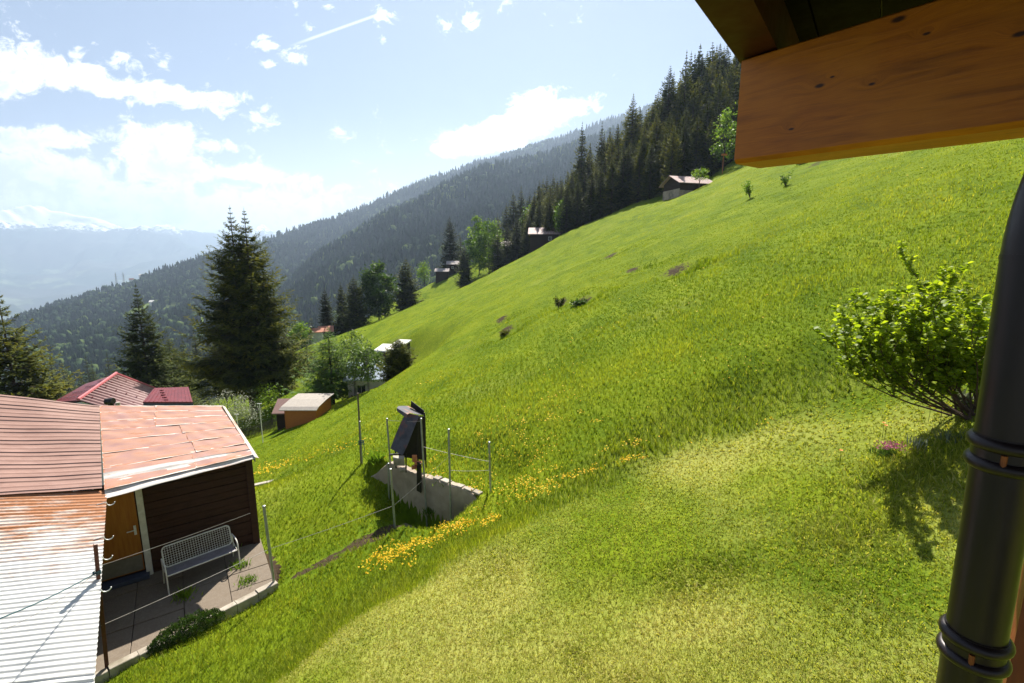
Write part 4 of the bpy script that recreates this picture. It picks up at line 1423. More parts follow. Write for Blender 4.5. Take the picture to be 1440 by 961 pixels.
# side wall going back from the right corner and wall below the corrugated part
b_ = MB(shed0)
back = Vector((-wn.x, -wn.y, 0))
for i in range(nb):
    z0 = -7.12 + i * (2.34 / nb)
    b_.box(wr0 + back * 1.25 + Vector((0, 0, z0 + .088)) - wd * .03 + wd * .01 * (i % 2), (2.4, .05, 2.34 / nb - .012), (back, wd, UP))
b_.box(wr0 + back * 1.25 - wd * .09 + Vector((0, 0, -5.97)), (2.4, .04, 2.3), (back, wd, UP))
b_.build('side_wall', M['darkwood'], shed)
b_ = MB(shed0)
fr = Vector((wn.x, wn.y, 0))
for i in range(8):
    b_.box(wl0 - wd * .25 + fr * 1.75 + Vector((0, 0, -7.1 + i * .19)) + wd * (.006 * (i % 2)), (3.3, .05, .18), (fr, wd, UP))
b_.box(wl0 + wd * .5 - wn * .05 + Vector((0, 0, -5.98)), (1.3, .05, 2.4), (wd, wn, UP))
b_.box(wl0 - wd * .13 + fr * .05 + Vector((0, 0, -5.98)), (.3, .06, 2.3), (wd, wn, UP))
b_.build('lower_wall', M['darkwood'], shed)
b_ = MB(shed0)
b_.box(wr0 + wd * .03 + wn * .02 + Vector((0, 0, -5.93)), (.15, .13, 2.36), (wd, wn, UP), .008)
b_.build('corner_post', M['darkwood'], shed)
b_ = MB(shed0)
b_.box((wl0 + wr0) / 2 + wn * .10 + Vector((0, 0, zt - .02)), (wlen + .2, .07, .09), (wd, wn, UP))
for i in range(6):
    b_.box(wl0 + wd * (.1 + i * .58) + wn * .02 + Vector((0, 0, zt + .045)), (.06, .9, .06), (wd, wn, UP))
b_.build('eave_rail', M['darkwood'], shed)
# white jamb
b_ = MB(shed0)
b_.box(wl0 + wd * (door_u + .05) + wn * .055 + Vector((0, 0, -5.99)), (.115, .07, 2.12), (wd, wn, UP), .006)
b_.build('door_jamb', M['whitepaint'], shed)
b_ = MB(shed0)
b_.box(wl0 + wd * (door_u / 2 - .02) + wn * .025 + Vector((0, 0, -5.90)), (door_u - .03, .045, 1.96), (wd, wn, UP), .004)
door = b_.build('door', M['doorwood'], shed)
b_ = MB(shed0)
b_.box(wl0 + wd * (door_u / 2) + wn * .05 + Vector((0, 0, -6.68)), (door_u - .10, .006, .36), (wd, wn, UP))
b_.build('kick_plate', M['kick'], door)
b_ = MB(shed0)
hc = wl0 + wd * (door_u - .10) + wn * .055 + Vector((0, 0, -5.90))
b_.box(hc, (.045, .012, .22), (wd, wn, UP), .004)
b_.tube([hc + wn * .0 + UP * .02, hc + wn * .05 + UP * .02, hc + wn * .055 - wd * .03 + UP * .02, hc + wn * .055 - wd * .14 + UP * .015], .011, 8)
b_.tube([hc - UP * .06 + wn * .0, hc - UP * .06 + wn * .014], .012, 8)
b_.build('door_handle', M['hookmetal'], door)
b_ = MB(shed0)
b_.box(wl0 + wd * (door_u / 2) + wn * .12 + Vector((0, 0, -6.98)), (door_u + .1, .26, .09), (wd, wn, UP), .01)
b_.build('door_step', M['bluegrey_thing'], shed)
# gutter brackets on the edge of the corrugated roof
for (px, py) in [(143, 725), (145, 778), (142, 808), (146, 852)]:
    v = {725: .90, 778: .66, 808: .54, 852: .37}[py]
    p = rc(1.0, v)
    b_ = MB(shed0)
    pts = [p - wd * .14 + UP * .012, p + UP * .016]
    for k in range(7):
        a = -math.pi * .5 + math.pi * k / 6 * .95
        pts.append(p + wd * (.065 + .065 * math.sin(a)) + UP * (-.065 * math.cos(a)))
    b_.tube(pts, .0085, 6)
    b_.build('gutter_bracket', M['hookmetal'], shed, True)

# ------------------------------------------------------------------ paving
pv = thing('patio', None, None)
COL.objects.unlink(pv); bpy.data.objects.remove(pv)
PZ = -7.04
b_ = MB()
po = Vector((-8.62, 8.70, 0)); px_ = wd; py_ = wn
rs = random.Random(3)
for i in range(-2, 5):
    for j in range(-1, 6):
        c = po + px_ * (i * .82 + .4) + py_ * (j * .62 + .15)
        if in_poly(np.array([c.x]), np.array([c.y]), [(-9.4, 8.9), (-7.0, 6.2), (-6.55, 7.0), (-4.9, 9.1), (-5.2, 10.3), (-6.2, 11.3), (-8, 10.3)])[0]:
            th = .09
            b_.box(c + Vector((0, 0, PZ - th / 2 + rs.uniform(-.012, .012))), (.814 - rs.uniform(0, .006), .614 - rs.uniform(0, .006), th),
                   (px_, py_, (UP + px_ * rs.uniform(-.012, .012) + py_ * rs.uniform(-.012, .012)).normalized()))
paving = b_.build('patio', M['slab'], None, bevel=.008)
tag(paving, kind='structure')

# kerb between the paving and the grass bank
def strip(name, pts, w, h, mat, label, cat, n=14, jit=.02, seed=1, gap=.0):
    r = random.Random(seed); b = MB(pts[0])
    P_ = [Vector(p) for p in pts]
    segs = []
    tot = sum((b2 - a2).length for a2, b2 in zip(P_[:-1], P_[1:]))
    def pt(s_):
        for a2, b2 in zip(P_[:-1], P_[1:]):
            l = (b2 - a2).length
            if s_ <= l: return a2 + (b2 - a2) * (s_ / l)
            s_ -= l
        return P_[-1]
    for k in range(n):
        a2 = pt(tot * k / n); c2 = pt(tot * (k + 1) / n - gap)
        d = (c2 - a2); l = d.length; d.normalize()
        s_ = Vector((-d.y, d.x, 0)).normalized(); u_ = d.cross(s_)
        b.box((a2 + c2) / 2 + Vector((r.gauss(0, jit * .5), r.gauss(0, jit * .5), r.gauss(0, jit * .4))), (l + .01, w * r.uniform(.85, 1.15), h * r.uniform(.9, 1.1)), (d, s_, u_ if u_.z > 0 else -u_), .012)
    o = b.build(name, mat, None, bevel=.006)
    o.location = pts[0]
    return tag(o, label, cat)


kp = [(-7.2, 6.35), (-6.62, 7.02), (-6.1, 7.65), (-5.6, 8.35), (-4.95, 9.12)]
kz = [-6.86, -6.86, -6.88, -6.88, -6.88]
strip('kerb', [(x, y, z) for (x, y), z in zip(kp, kz)], .15, .32, M['stone'], 'row of pale kerb stones between the paving and the grass bank', 'kerb', n=9, jit=.012, gap=.012)
b_ = MB()
p = hit(190, 922, 4)
b_.box((0, 0, .0), (.62, .20, .14), (Vector((.66, .75, 0)), Vector((-.75, .66, 0)), UP), .03)
o = b_.build('stone_slab', M['stone'], None, bevel=.02); o.location = (p.x, p.y, p.z + .02); tag(o, 'pale flat stone lying in the grass below the kerb', 'stone')
for i, (px, py, sx_, sy_, lab) in enumerate([(375, 681, .95, .22, 'long flat grey stone in the grass right of the shed')]):
    p = hit(px, py, 6)
    b_ = MB(); b_.box((0, 0, 0), (sx_, sy_, .10), (Vector((.9, .43, .04)).normalized(), Vector((-.43, .9, 0)).normalized(), UP), .02)
    o = b_.build('stone_slab', M['stone'], None, bevel=.015); o.location = (p.x, p.y, p.z + .05); tag(o, lab, 'stone')
for (px, py, s_, lab) in [(352, 770, .12, 'small rubble stone beside the shed corner post'), (362, 762, .08, 'tiny rubble stone right of the shed corner post'), (140, 826, .10, 'pale stone lying at the left end of the doorstep')]:
    p = hit(px, py, 6)
    bm = bmesh.new() if False else None
    b_ = MB(); r = random.Random(px)
    pts = []
    vs = []; fs = []
    for j in range(5):
        for k in range(7):
            t_ = math.pi * j / 4; a = 2 * math.pi * k / 7
            q = s_ * r.uniform(.75, 1.1)
            vs.append((q * math.sin(t_) * math.cos(a) * 1.3, q * math.sin(t_) * math.sin(a), q * .6 * math.cos(t_)))
    for j in range(4):
        for k in range(7):
            fs.append((j * 7 + k, (j + 1) * 7 + k, (j + 1) * 7 + (k + 1) % 7, j * 7 + (k + 1) % 7))
    b_.add(vs, fs); o = b_.build('stone', M['stone']); o.location = (p.x, p.y, p.z + s_ * .3); tag(o, lab, 'stone')

# ------------------------------------------------------------------ bench
bl = Vector((-7.52, 9.36, PZ)); br = Vector((-6.50, 10.36, PZ))
bd = (br - bl).normalized(); bn = Vector((bd.y, -bd.x, 0)); BL = 1.36
bo = (bl + br) / 2
bench = thing('bench', 'white tubular metal garden bench standing on the paving by the shed wall', 'bench', bo)
def B(u, d, z): return bo + bd * u + bn * d + UP * z
b_ = MB(bo)
hl = BL / 2
r_ = .05
def rr(u0, u1, z0, z1, d0, d1, r):
    """rounded rectangle path in the tilted back plane"""
    pts = []
    for (cu, cz, a0) in ((u1 - r, z1 - r, 0), (u0 + r, z1 - r, 90), (u0 + r, z0 + r, 180), (u1 - r, z0 + r, 270)):
        for k in range(5):
            a = rad(a0 + k * 22.5)
            u = cu + r * math.cos(a); z = cz + r * math.sin(a)
            pts.append(B(u, d0 + (d1 - d0) * (z - z0) / (z1 - z0), z))
    pts.append(pts[0])
    return pts
b_.tube(rr(-hl + .03, hl - .03, .43, .84, -.0, -.14, .07), .015, 8, False)
b_.build('back_frame', M['whitepaint'], bench, True)
b_ = MB(bo)
for k in range(1, 27):
    u = -hl + .03 + (BL - .06) * k / 27
    b_.tube([B(u, 0, .44), B(u, -.138, .835)], .0042, 4, False)
for k in range(1, 9):
    z = .43 + .41 * k / 9
    d = -.14 * (z - .43) / .41
    b_.tube([B(-hl + .035, d, z), B(hl - .035, d, z)], .0042, 4, False)
b_.build('back_grid', M['whitepaint'], bench)
b_ = MB(bo)
b_.tube([B(-hl, -.0, .41), B(-hl + .02, .36, .42), B(hl - .02, .36, .42), B(hl, .0, .41)], .015, 8)
b_.build('seat_frame', M['whitepaint'], bench, True)
b_ = MB(bo)
for k in range(13):
    d = .01 + .34 * k / 12
    b_.box(B(0, d, .415 - .02 * math.sin(math.pi * k / 12)), (BL - .06, .022, .006), (bd, bn, UP))
for k in range(40):
    b_.box(B(-hl + .04 + (BL - .08) * k / 39, .18, .400), (.008, .34, .005), (bd, bn, UP))
b_.build('seat', M['bracket_dark'], bench)
for s_ in (-1, 1):
    b_ = MB(bo)
    u = s_ * hl
    b_.tube([B(u, .40, 0), B(u, .37, .42), B(u, .355, .55), B(u, .30, .62), B(u, .20, .64), B(u, .0, .63), B(u, -.075, .62)], .015, 8)
    b_.build('armrest_leg', M['whitepaint'], bench, True)
    b_ = MB(bo)
    b_.tube([B(u, -.16, 0), B(u, -.03, .40), B(u, -.075, .62)], .014, 8)
    b_.build('leg', M['whitepaint'], bench, True)

# ------------------------------------------------------------------ wire fence
fence0 = hit(557, 748, 8)
fence = thing('wire_fence', 'galvanised steel post and wire fence running past the concrete wall', 'fence', fence0)
posts = {}
for (nm, px, py_b, Y, py_t, r_) in [('a', 386, 826, 9.1, 712, .028), ('b', 556, 748, 10.7, 660, .026), ('c', 690, 693, 11.4, 622, .026), ('d', 633, 686, 11.55, 604, .026),
                                    ('e', 596, 660, 12.1, 589, .024), ('f', 549, 652, 13.1, 589, .024), ('g', 510, 658, 14.9, 593, .022), ('h', 547, 700, 12.9, 652, .024)]:
    p = at(px, py_b, Y)
    zb_ = g1(p.x, p.y)
    pt_ = at({'a': 371, 'b': 549, 'c': 688, 'd': 631, 'e': 592, 'f': 544, 'g': 506, 'h': 546}[nm], py_t, Y)
    b_ = MB(fence0)
    foot = Vector((p.x, p.y, min(zb_, p.z) - .25))
    dirv = (pt_ - p)
    foot = p - dirv.normalized() * (p.z - foot.z)
    b_.tube([foot, pt_], r_, 10)
    posts[nm] = (p, pt_)
    po_ = b_.build('post', M['galv'], fence, True)
    b_ = MB(fence0)
    dn = dirv.normalized()
    b_.tube([pt_ - dn * .025, pt_ + dn * .008, pt_ + dn * .016], [r_ * 1.12, r_ * 1.12, r_ * .6], 10)
    b_.build('cap', M['galv'], po_, True)
def onpost(k, t): return posts[k][0] * (1 - t) + posts[k][1] * t
bp0 = at(146, 926, 6.95); bp1 = at(131, 769, 6.95)
def wirepts(a, b, sag=.04, n=8):
    return [a + (b - a) * (i / n) - UP * sag * 4 * (i / n) * (1 - i / n) for i in range(n + 1)]
def onbp(t): return bp0 * (1 - t) + bp1 * t
WR = [(onbp(.30), onpost('a', .48)), (onpost('a', .48), onpost('b', .42)), (onpost('b', .42), onpost('d', .55)), (onpost('d', .30), onpost('c', .45)),
      (onbp(.82), onpost('a', 1.0) * .35 + onbp(.82) * .65 + Vector((0, 0, .0))),
      (onpost('e', .45), onpost('c', .62)), (onpost('e', .95), onpost('f', .97)), (onpost('h', .9), onpost('f', .35))]
WR[4] = (onbp(.82), at(352, 722, 10.0))
b_ = MB(fence0)
for a, b in WR: b_.tube(wirepts(a, b, .02), .0045, 4, False)
b_.build('wire', M['wire'], fence)

# tall wooden pole beside the fence
p = at(508, 658, 14.95); top = at(503, 553, 14.95)
o = thing('pole', 'tall thin weathered pole next to the farthest fence post', 'pole', p)
b_ = MB(p); b_.tube([Vector((p.x, p.y, p.z - .4)), (p + top) / 2 + Vector((.01, 0, 0)), top], [.034, .032, .028], 8); b_.build('pole_shaft', pmat('weathered_pole', (.20, .15, .11), (.12, .09, .065), 8, .8, .3), o, True)
b_ = MB(p)
q = at(507, 622, 14.88)
for k in range(5):
    a = k * .03
    b_.tube([q + Vector((-.06, -.03, a - .07)), q + Vector((.04, -.05, a - .05 + .02 * (k % 2))), q + Vector((.12, .0, a - .07))], .012, 5)
b_.tube([q + Vector((.1, -.03, -.05)), q + Vector((.13, -.04, -.22)), q + Vector((.10, -.04, -.36))], .010, 5)
b_.build('rope_tie', M['rope'], o)

# rusty angle-iron post with rope
o = thing('steel_post', 'rusty brown steel post beside the corrugated roof edge', 'post', bp0)
b_ = MB(bp0)
dn = (bp1 - bp0).normalized()
x_ = Vector((.8, .6, 0)); y_ = Vector((-.6, .8, 0))
b_.prism([bp0 - dn * .4 + x_ * a + y_ * c for a, c in ((0, 0), (.055, 0), (.055, .007), (.007, .007), (.007, .055), (0, .055))], (bp1 - bp0) + dn * .42)
b_.build('post_shaft', M['rustpost'], o)
b_ = MB(bp0)
for k in range(3):
    q = onbp(.76 + k * .012)
    b_.tube([q + Vector((-.03, -.02, 0)), q + Vector((.03, -.03, .004)), q + Vector((.07, .02, 0)), q + Vector((0, .06, 0)), q + Vector((-.03, -.02, .004))], .008, 5)
b_.build('rope_knot', M['rope'], o)
rp = onbp(.77)
r0 = at(-60, 893, 4.5)
b_ = MB(rp)
pts = [rp + (r0 - rp) * (i / 14) - UP * .05 * math.sin(math.pi * i / 14) for i in range(15)]
b_.tube(pts, .0085, 6)
o = b_.build('rope', M['rope']); o.location = rp; tag(o, 'taut teal rope running from the rusty post over the corrugated roof', 'rope')
b_ = MB(rp)
b_.tube([rp + (at(-60, 915, 4.5) - rp) * (i / 14) - UP * .10 * math.sin(math.pi * i / 14) for i in range(15)], .0035, 4)
o = b_.build('cord', M['wire']); o.location = rp; tag(o, 'thin grey cord sagging just below the teal rope', 'cord')

# ------------------------------------------------------------------ concrete retaining wall
wa = Vector((WA[0], WA[1], 0)); wb = Vector((WB[0], WB[1], 0))
wdv = Vector((WD[0], WD[1], 0)); wnv = Vector((WN[0], WN[1], 0)).normalized()
w0 = Vector(((wa.x + wb.x) / 2, (wa.y + wb.y) / 2, PIT))
o = thing('retaining_wall', 'stained concrete retaining wall sunk in the meadow behind the fence', 'wall', w0)
rs = random.Random(12)
N_ = 44
vs = []; fs = []
prof = []
for i in range(N_ + 1):
    t = i / N_
    top = WTOP + .04 * math.sin(t * 9) + rs.uniform(-.012, .012) - (.16 * max(0, 1 - t / .10)) + .02 - .66 * float(sstep(t, .76, 1.0))
    if .575 < t < .70: top -= .0
    c = wa * (1 - t) + wb * t
    o_ = .012 * math.sin(t * 30) + rs.uniform(-.006, .006)
    ring = [c + wnv * (.07 + o_) + UP * (PIT - .4), c + wnv * (.045 + o_ * .6) + UP * (top - .03), c + wnv * (.02) + UP * (top + rs.uniform(-.01, .01)), c - wnv * (.13 + rs.uniform(-.02, .02)) + UP * (top + rs.uniform(-.02, .02)), c - wnv * .16 + UP * (PIT - .4)]
    vs += ring
for i in range(N_):
    for k in range(4):
        a = i * 5 + k
        fs.append((a, a + 1, a + 6, a + 5))
fs += [(4, 3, 2, 1, 0), tuple(N_ * 5 + k for k in range(5))]
b_ = MB(w0); b_.add(vs, fs); b_.build('wall_face', M['concrete'], o)
# broken capping stones, one by one
for i, (t, l) in enumerate([(.04, .22), (.105, .24), (.175, .2), (.29, .26), (.36, .2)]):
    c = wa * (1 - t) + wb * t - wnv * .05 + UP * (WTOP + .045)
    b_ = MB(w0); b_.box(c, (l, .20 * rs.uniform(.8, 1.1), .06), ((wdv + UP * rs.uniform(-.08, .08)).normalized(), (wnv + UP * rs.uniform(-.12, .12)).normalized(), UP), .015)
    b_.build('capping_stone', M['stone'], o, bevel=.01)
# dark plank hanging down the face
pl = wa * (1 - .485) + wb * .485 + wnv * .09
b_ = MB(pl)
b_.box(pl + UP * (WTOP - .02) + wnv * .03, (.15, .035, .85), ((wdv * .98 + UP * .1).normalized(), wnv, (UP + wdv * -.05).normalized()), .006)
q_ = b_.build('plank', M['black']); q_.location = pl; tag(q_, 'black charred plank leaning down the concrete wall face', 'plank')

# paving at the pit floor
b_ = MB(w0)
c = wa + wdv * 2.15 + wnv * .62; c.z = g1(c.x, c.y) + .06
b_.box(c, (1.1, .7, .07), (wdv, wnv, UP), .02)
o2 = b_.build('pit_slab', M['slab'], None, bevel=.01); o2.location = w0; tag(o2, 'purplish grey slab lying in the shaded pit before the wall', 'slab')

# ------------------------------------------------------------------ bent dark tin hood standing on the wall
hc0 = wa * (1 - .53) + wb * .53 - wnv * .12 + UP * WTOP
hood = thing('tin_hood', 'bent old dark tin hood on black posts standing on the concrete wall', 'hood', hc0)
cu = Vector((1, -.18, 0)).normalized(); cd = Vector((.18, 1, 0))
YH = 12.55
def hp(px, py, dy=0): return at(px, py, YH + dy)
def strip_sheet(path_l, path_r, mat, parent, name, org, th=.012):
    b = MB(org); n = len(path_l); vs = []; fs = []
    for a, c_ in zip(path_l, path_r): vs += [a, c_]
    m_ = len(vs)
    # inner copy pushed away from camera
    vs2 = [v + Vector((.25, 1, -.25)).normalized() * th for v in vs]
    vs = vs + vs2
    for i in range(n - 1):
        a = 2 * i
        fs.append((a, a + 1, a + 3, a + 2)); fs.append((m_ + a, m_ + a + 2, m_ + a + 3, m_ + a + 1))
        fs.append((a, a + 2, m_ + a + 2, m_ + a)); fs.append((a + 1, m_ + a + 1, m_ + a + 3, a + 3))
    fs.append((0, m_, m_ + 1, 1)); fs.append((m_ - 2, m_ - 1, 2 * m_ - 1, 2 * m_ - 2))
    b.add(vs, fs)
    return b.build(name, mat, parent, True)
# lower tilted sheet
strip_sheet([hp(549, 631, -.1), hp(556, 612, -.05), hp(563, 596, 0), hp(568, 586, .0), hp(572, 581, .02)],
            [hp(566, 641, -.28), hp(574, 624, -.22), hp(581, 606, -.18), hp(586, 593, -.16), hp(590, 585, -.12)], M['hood'], hood, 'tilted_sheet', hc0)
# curled top sheet
strip_sheet([hp(558, 578, .0), hp(558, 574, .03), hp(560, 571.5, .12), hp(563, 571, .26), hp(568, 571, .42), hp(574, 571, .62)],
            [hp(571, 588, -.2), hp(573, 583, -.17), hp(576, 581, -.1), hp(580, 581.5, .02), hp(588, 583, .16), hp(596, 584, .30)], pmat('rust_stained_hood_top', (.10, .10, .11), (.06, .06, .07), 6, .7, .2, metal=.1, dirt=(.45, .17, .07)), hood, 'curled_top', hc0)
# upright back plate
b_ = MB(hc0)
b_.prism([hp(577.5, 572.5, .5), hp(595.5, 584.5, .34), hp(596.5, 578, .34), hp(578, 564, .5)], Vector((.0, .03, 0)))
b_.build('back_plate', M['black'], hood)
# dark board behind and legs
b_ = MB(hc0)
b_.prism([hp(573, 588, .06), hp(598, 586, .25), hp(599, 648, .25), hp(560, 642, .04)], Vector((0.0, .05, 0)))
b_.build('side_board', M['black'], hood)
for (a, c_) in [(hp(597, 583, .28), hp(599, 655, .28)), (hp(571, 640, -.05), hp(571, 662, -.05)), (hp(587, 586, .05), hp(588, 656, .05)), (hp(556, 632, .1), hp(557, 656, .1))]:
    b_ = MB(hc0); d = c_ - a; d.normalize()
    b_.box((a + c_) / 2, ((c_ - a).length + .1, .035, .035), (d, Vector((0, 1, 0)), d.cross(Vector((0, 1, 0))).normalized()))
    b_.build('leg', M['black'], hood)
b_ = MB(hc0)
b_.box(hp(556, 639, .0), (.32, .05, .04), (Vector((.99, 0, .1)).normalized(), Vector((0, 1, 0)), UP))
b_.build('cross_bar', M['black'], hood)
# broken tiles and a stone block under it
for i, (px, py, s, lab, mt) in enumerate([(583, 645, (.13, .05, .20), 'terracotta tile fragment standing upright under the tin hood', 'terracotta'), (588, 651, (.20, .14, .07), 'flat terracotta tile fragment on the wall top under the hood', 'terracotta'),
                                          (583, 657, (.16, .12, .08), 'darker brick piece lowest under the tin hood', 'terracotta'), (561, 648, (.30, .2, .22), 'brown stone block left under the tin hood', 'stone'), (566, 661, (.16, .12, .10), 'small pale rubble block left of the black plank', 'stone')]):
    p = at(px, py, 12.35)
    b_ = MB(p); b_.box(p, s, (Vector((.95, .25, .12 * (i % 3 - 1))).normalized(), Vector((-.25, .95, 0)).normalized(), UP), .01)
    q_ = b_.build('tile_fragment' if mt == 'terracotta' else 'stone', M[mt], None, bevel=.01); q_.location = p; tag(q_, lab, 'tile' if mt == 'terracotta' else 'stone')

# ------------------------------------------------------------------ houses and huts
def house(name, label, cat, loc, rz, w, l, h, rise, ov, mw, mr, flat=False, hip=False, windows=(), chimney=None, ridge_along='x', th=.10, plinth=None, group=None, door_=None, sink=1.5):
    """w along local x, l along local y, eaves height h, gable ridge along x"""
    o = thing(name, label, cat, loc, rz, group)
    b = MB()
    if flat:      # mono pitch, high side at +y
        b.prism([(-w / 2, -l / 2, -sink), (-w / 2, l / 2, -sink), (-w / 2, l / 2, h + rise), (-w / 2, -l / 2, h)], (w, 0, 0))
    else:
        b.prism([(-w / 2, -l / 2, -sink), (-w / 2, l / 2, -sink), (-w / 2, l / 2, h), (-w / 2, 0, h + rise), (-w / 2, -l / 2, h)], (w, 0, 0))
    wall = b.build('wall', mw, o)
    b = MB()
    if flat:
        sl = rise / l
        b.prism([(-w / 2 - ov, -l / 2 - ov, h - ov * sl + .01), (-w / 2 - ov, l / 2 + ov, h + rise + ov * sl + .01), (-w / 2 - ov, l / 2 + ov, h + rise + ov * sl + th), (-w / 2 - ov, -l / 2 - ov, h - ov * sl + th)], (w + 2 * ov, 0, 0))
    else:
        sl = rise / (l / 2)
        b.prism([(-w / 2 - ov, -l / 2 - ov, h - ov * sl + .01), (-w / 2 - ov, 0, h + rise + .01), (-w / 2 - ov, l / 2 + ov, h - ov * sl + .01),
                 (-w / 2 - ov, l / 2 + ov, h - ov * sl + th + .01), (-w / 2 - ov, 0, h + rise + th + .01), (-w / 2 - ov, -l / 2 - ov, h - ov * sl + th + .01)], (w + 2 * ov, 0, 0))
    roof = b.build('roof', mr, o)
    for (side, u, z, ww, wh) in windows:
        b = MB(); g = MB()
        if side == 'f': c = Vector((u, -l / 2, z)); X, N = Vector((1, 0, 0)), Vector((0, -1, 0))
        elif side == 'r': c = Vector((w / 2, u, z)); X, N = Vector((0, 1, 0)), Vector((1, 0, 0))
        else: c = Vector((-w / 2, u, z)); X, N = Vector((0, -1, 0)), Vector((-1, 0, 0))
        for a_, b__, s1, s2 in ((0, wh / 2, ww + .1, .08), (0, -wh / 2, ww + .1, .08), (-ww / 2, 0, .08, wh), (ww / 2, 0, .08, wh), (0, 0, .05, wh)):
            b.box(c + X * a_ + UP * b__ + N * .03, (s1, .06, s2), (X, N, UP))
        f = b.build('window', M['whitepaint'], o)
        g.box(c + N * .012, (ww, .02, wh), (X, N, UP)); g.build('pane', M['glass'], f)
    if chimney:
        b = MB(); b.box((chimney[0], chimney[1], h + rise * .6 + .5), (.6, .6, rise + 1.0)); b.box((chimney[0], chimney[1], h + rise * 1.1 + 1.05), (.75, .75, .12)); b.build('chimney', mw, roof)
    if plinth:
        b = MB(); b.box((0, 0, (plinth - sink) / 2), (w + .06, l + .06, plinth + sink)); b.build('base', M['whitewall'], o)
    if door_:
        b = MB(); b.box((door_, -l / 2 - .03, 1.0), (.9, .06, 2.0)); b.build('door', M['barnwood'], o)
    return o


# orange garden shed
p = hit(437, 592, 20)
loc = Vector((at(434, 590, p.y + .8).x, p.y + .8, 0)); loc.z = g1(loc.x, loc.y) + .05
osd = thing('garden_shed', 'small orange-brown wooden shed with grey felt roof on the meadow', 'shed', loc)
dS = loc.y
def q3(px, py, Y): return at(px, py, Y) 
YF = dS - .9
FLb, FRb = q3(402, 601, YF), q3(444, 592, YF - .25)
FLt, FRt = q3(400, 573, YF), q3(444, 573, YF - .25)
BRb, BRt = q3(466, 581, YF + 2.1), q3(464, 556, YF + 2.1)
FLb.z -= .5; FRb.z -= .5; BRb.z -= .5
FRb.x, FRb.y = FRt.x, FRt.y; FLb.x, FLb.y = FLt.x, FLt.y; BRb.x, BRb.y = BRt.x, BRt.y
BLt = BRt + (FLt - FRt); BLb = Vector((BLt.x, BLt.y, FLb.z))
b_ = MB(loc); b_.add([FLb, FRb, BRb, BLb, FLt, FRt, BRt, BLt], [(0, 1, 5, 4), (1, 2, 6, 5), (2, 3, 7, 6), (3, 0, 4, 7), (4, 5, 6, 7), (3, 2, 1, 0)])
b_.build('wall', M['orangewood'], osd)
e1 = (FRt - FLt).normalized(); e2 = (BRt - FRt); 
ovl = .16
mid = .45
def rp_(u, v, dz=0):
    return FLt + (FRt - FLt) * u + (BRt - FRt) * v + UP * (dz + .0)
# two-pitch roof: gentle top, steeper front
rows_ = [(-.16, -.12), (.0, .03), (.55, .10), (1.10, .04)]
prev = None; b_ = MB(loc)
vs = []
for (v, dz) in rows_:
    vs += [rp_(-.11, v, dz + .03), rp_(1.10, v, dz + .03)]
n_ = len(vs); vs2 = [v - UP * .06 for v in vs]
fs = []
for i in range(len(rows_) - 1):
    a = 2 * i
    fs += [(a, a + 1, a + 3, a + 2), (n_ + a, n_ + a + 2, n_ + a + 3, n_ + a + 1), (a, a + 2, n_ + a + 2, n_ + a), (a + 1, n_ + a + 1, n_ + a + 3, a + 3)]
fs += [(0, n_, n_ + 1, 1), (n_ - 2, n_ - 1, 2 * n_ - 1, 2 * n_ - 2)]
b_.add(vs + vs2, fs); b_.build('roof', M['felt'], osd)
b_ = MB(loc)
for P0, P1 in ((FLt, FLb), (FRt, FRb), (BRt, BRb)):
    b_.box((P0 + P1) / 2, (.07, .07, (P0 - P1).length), (e1, e1.cross(UP), UP))
b_.build('corner_trim', M['orangewood'], osd)

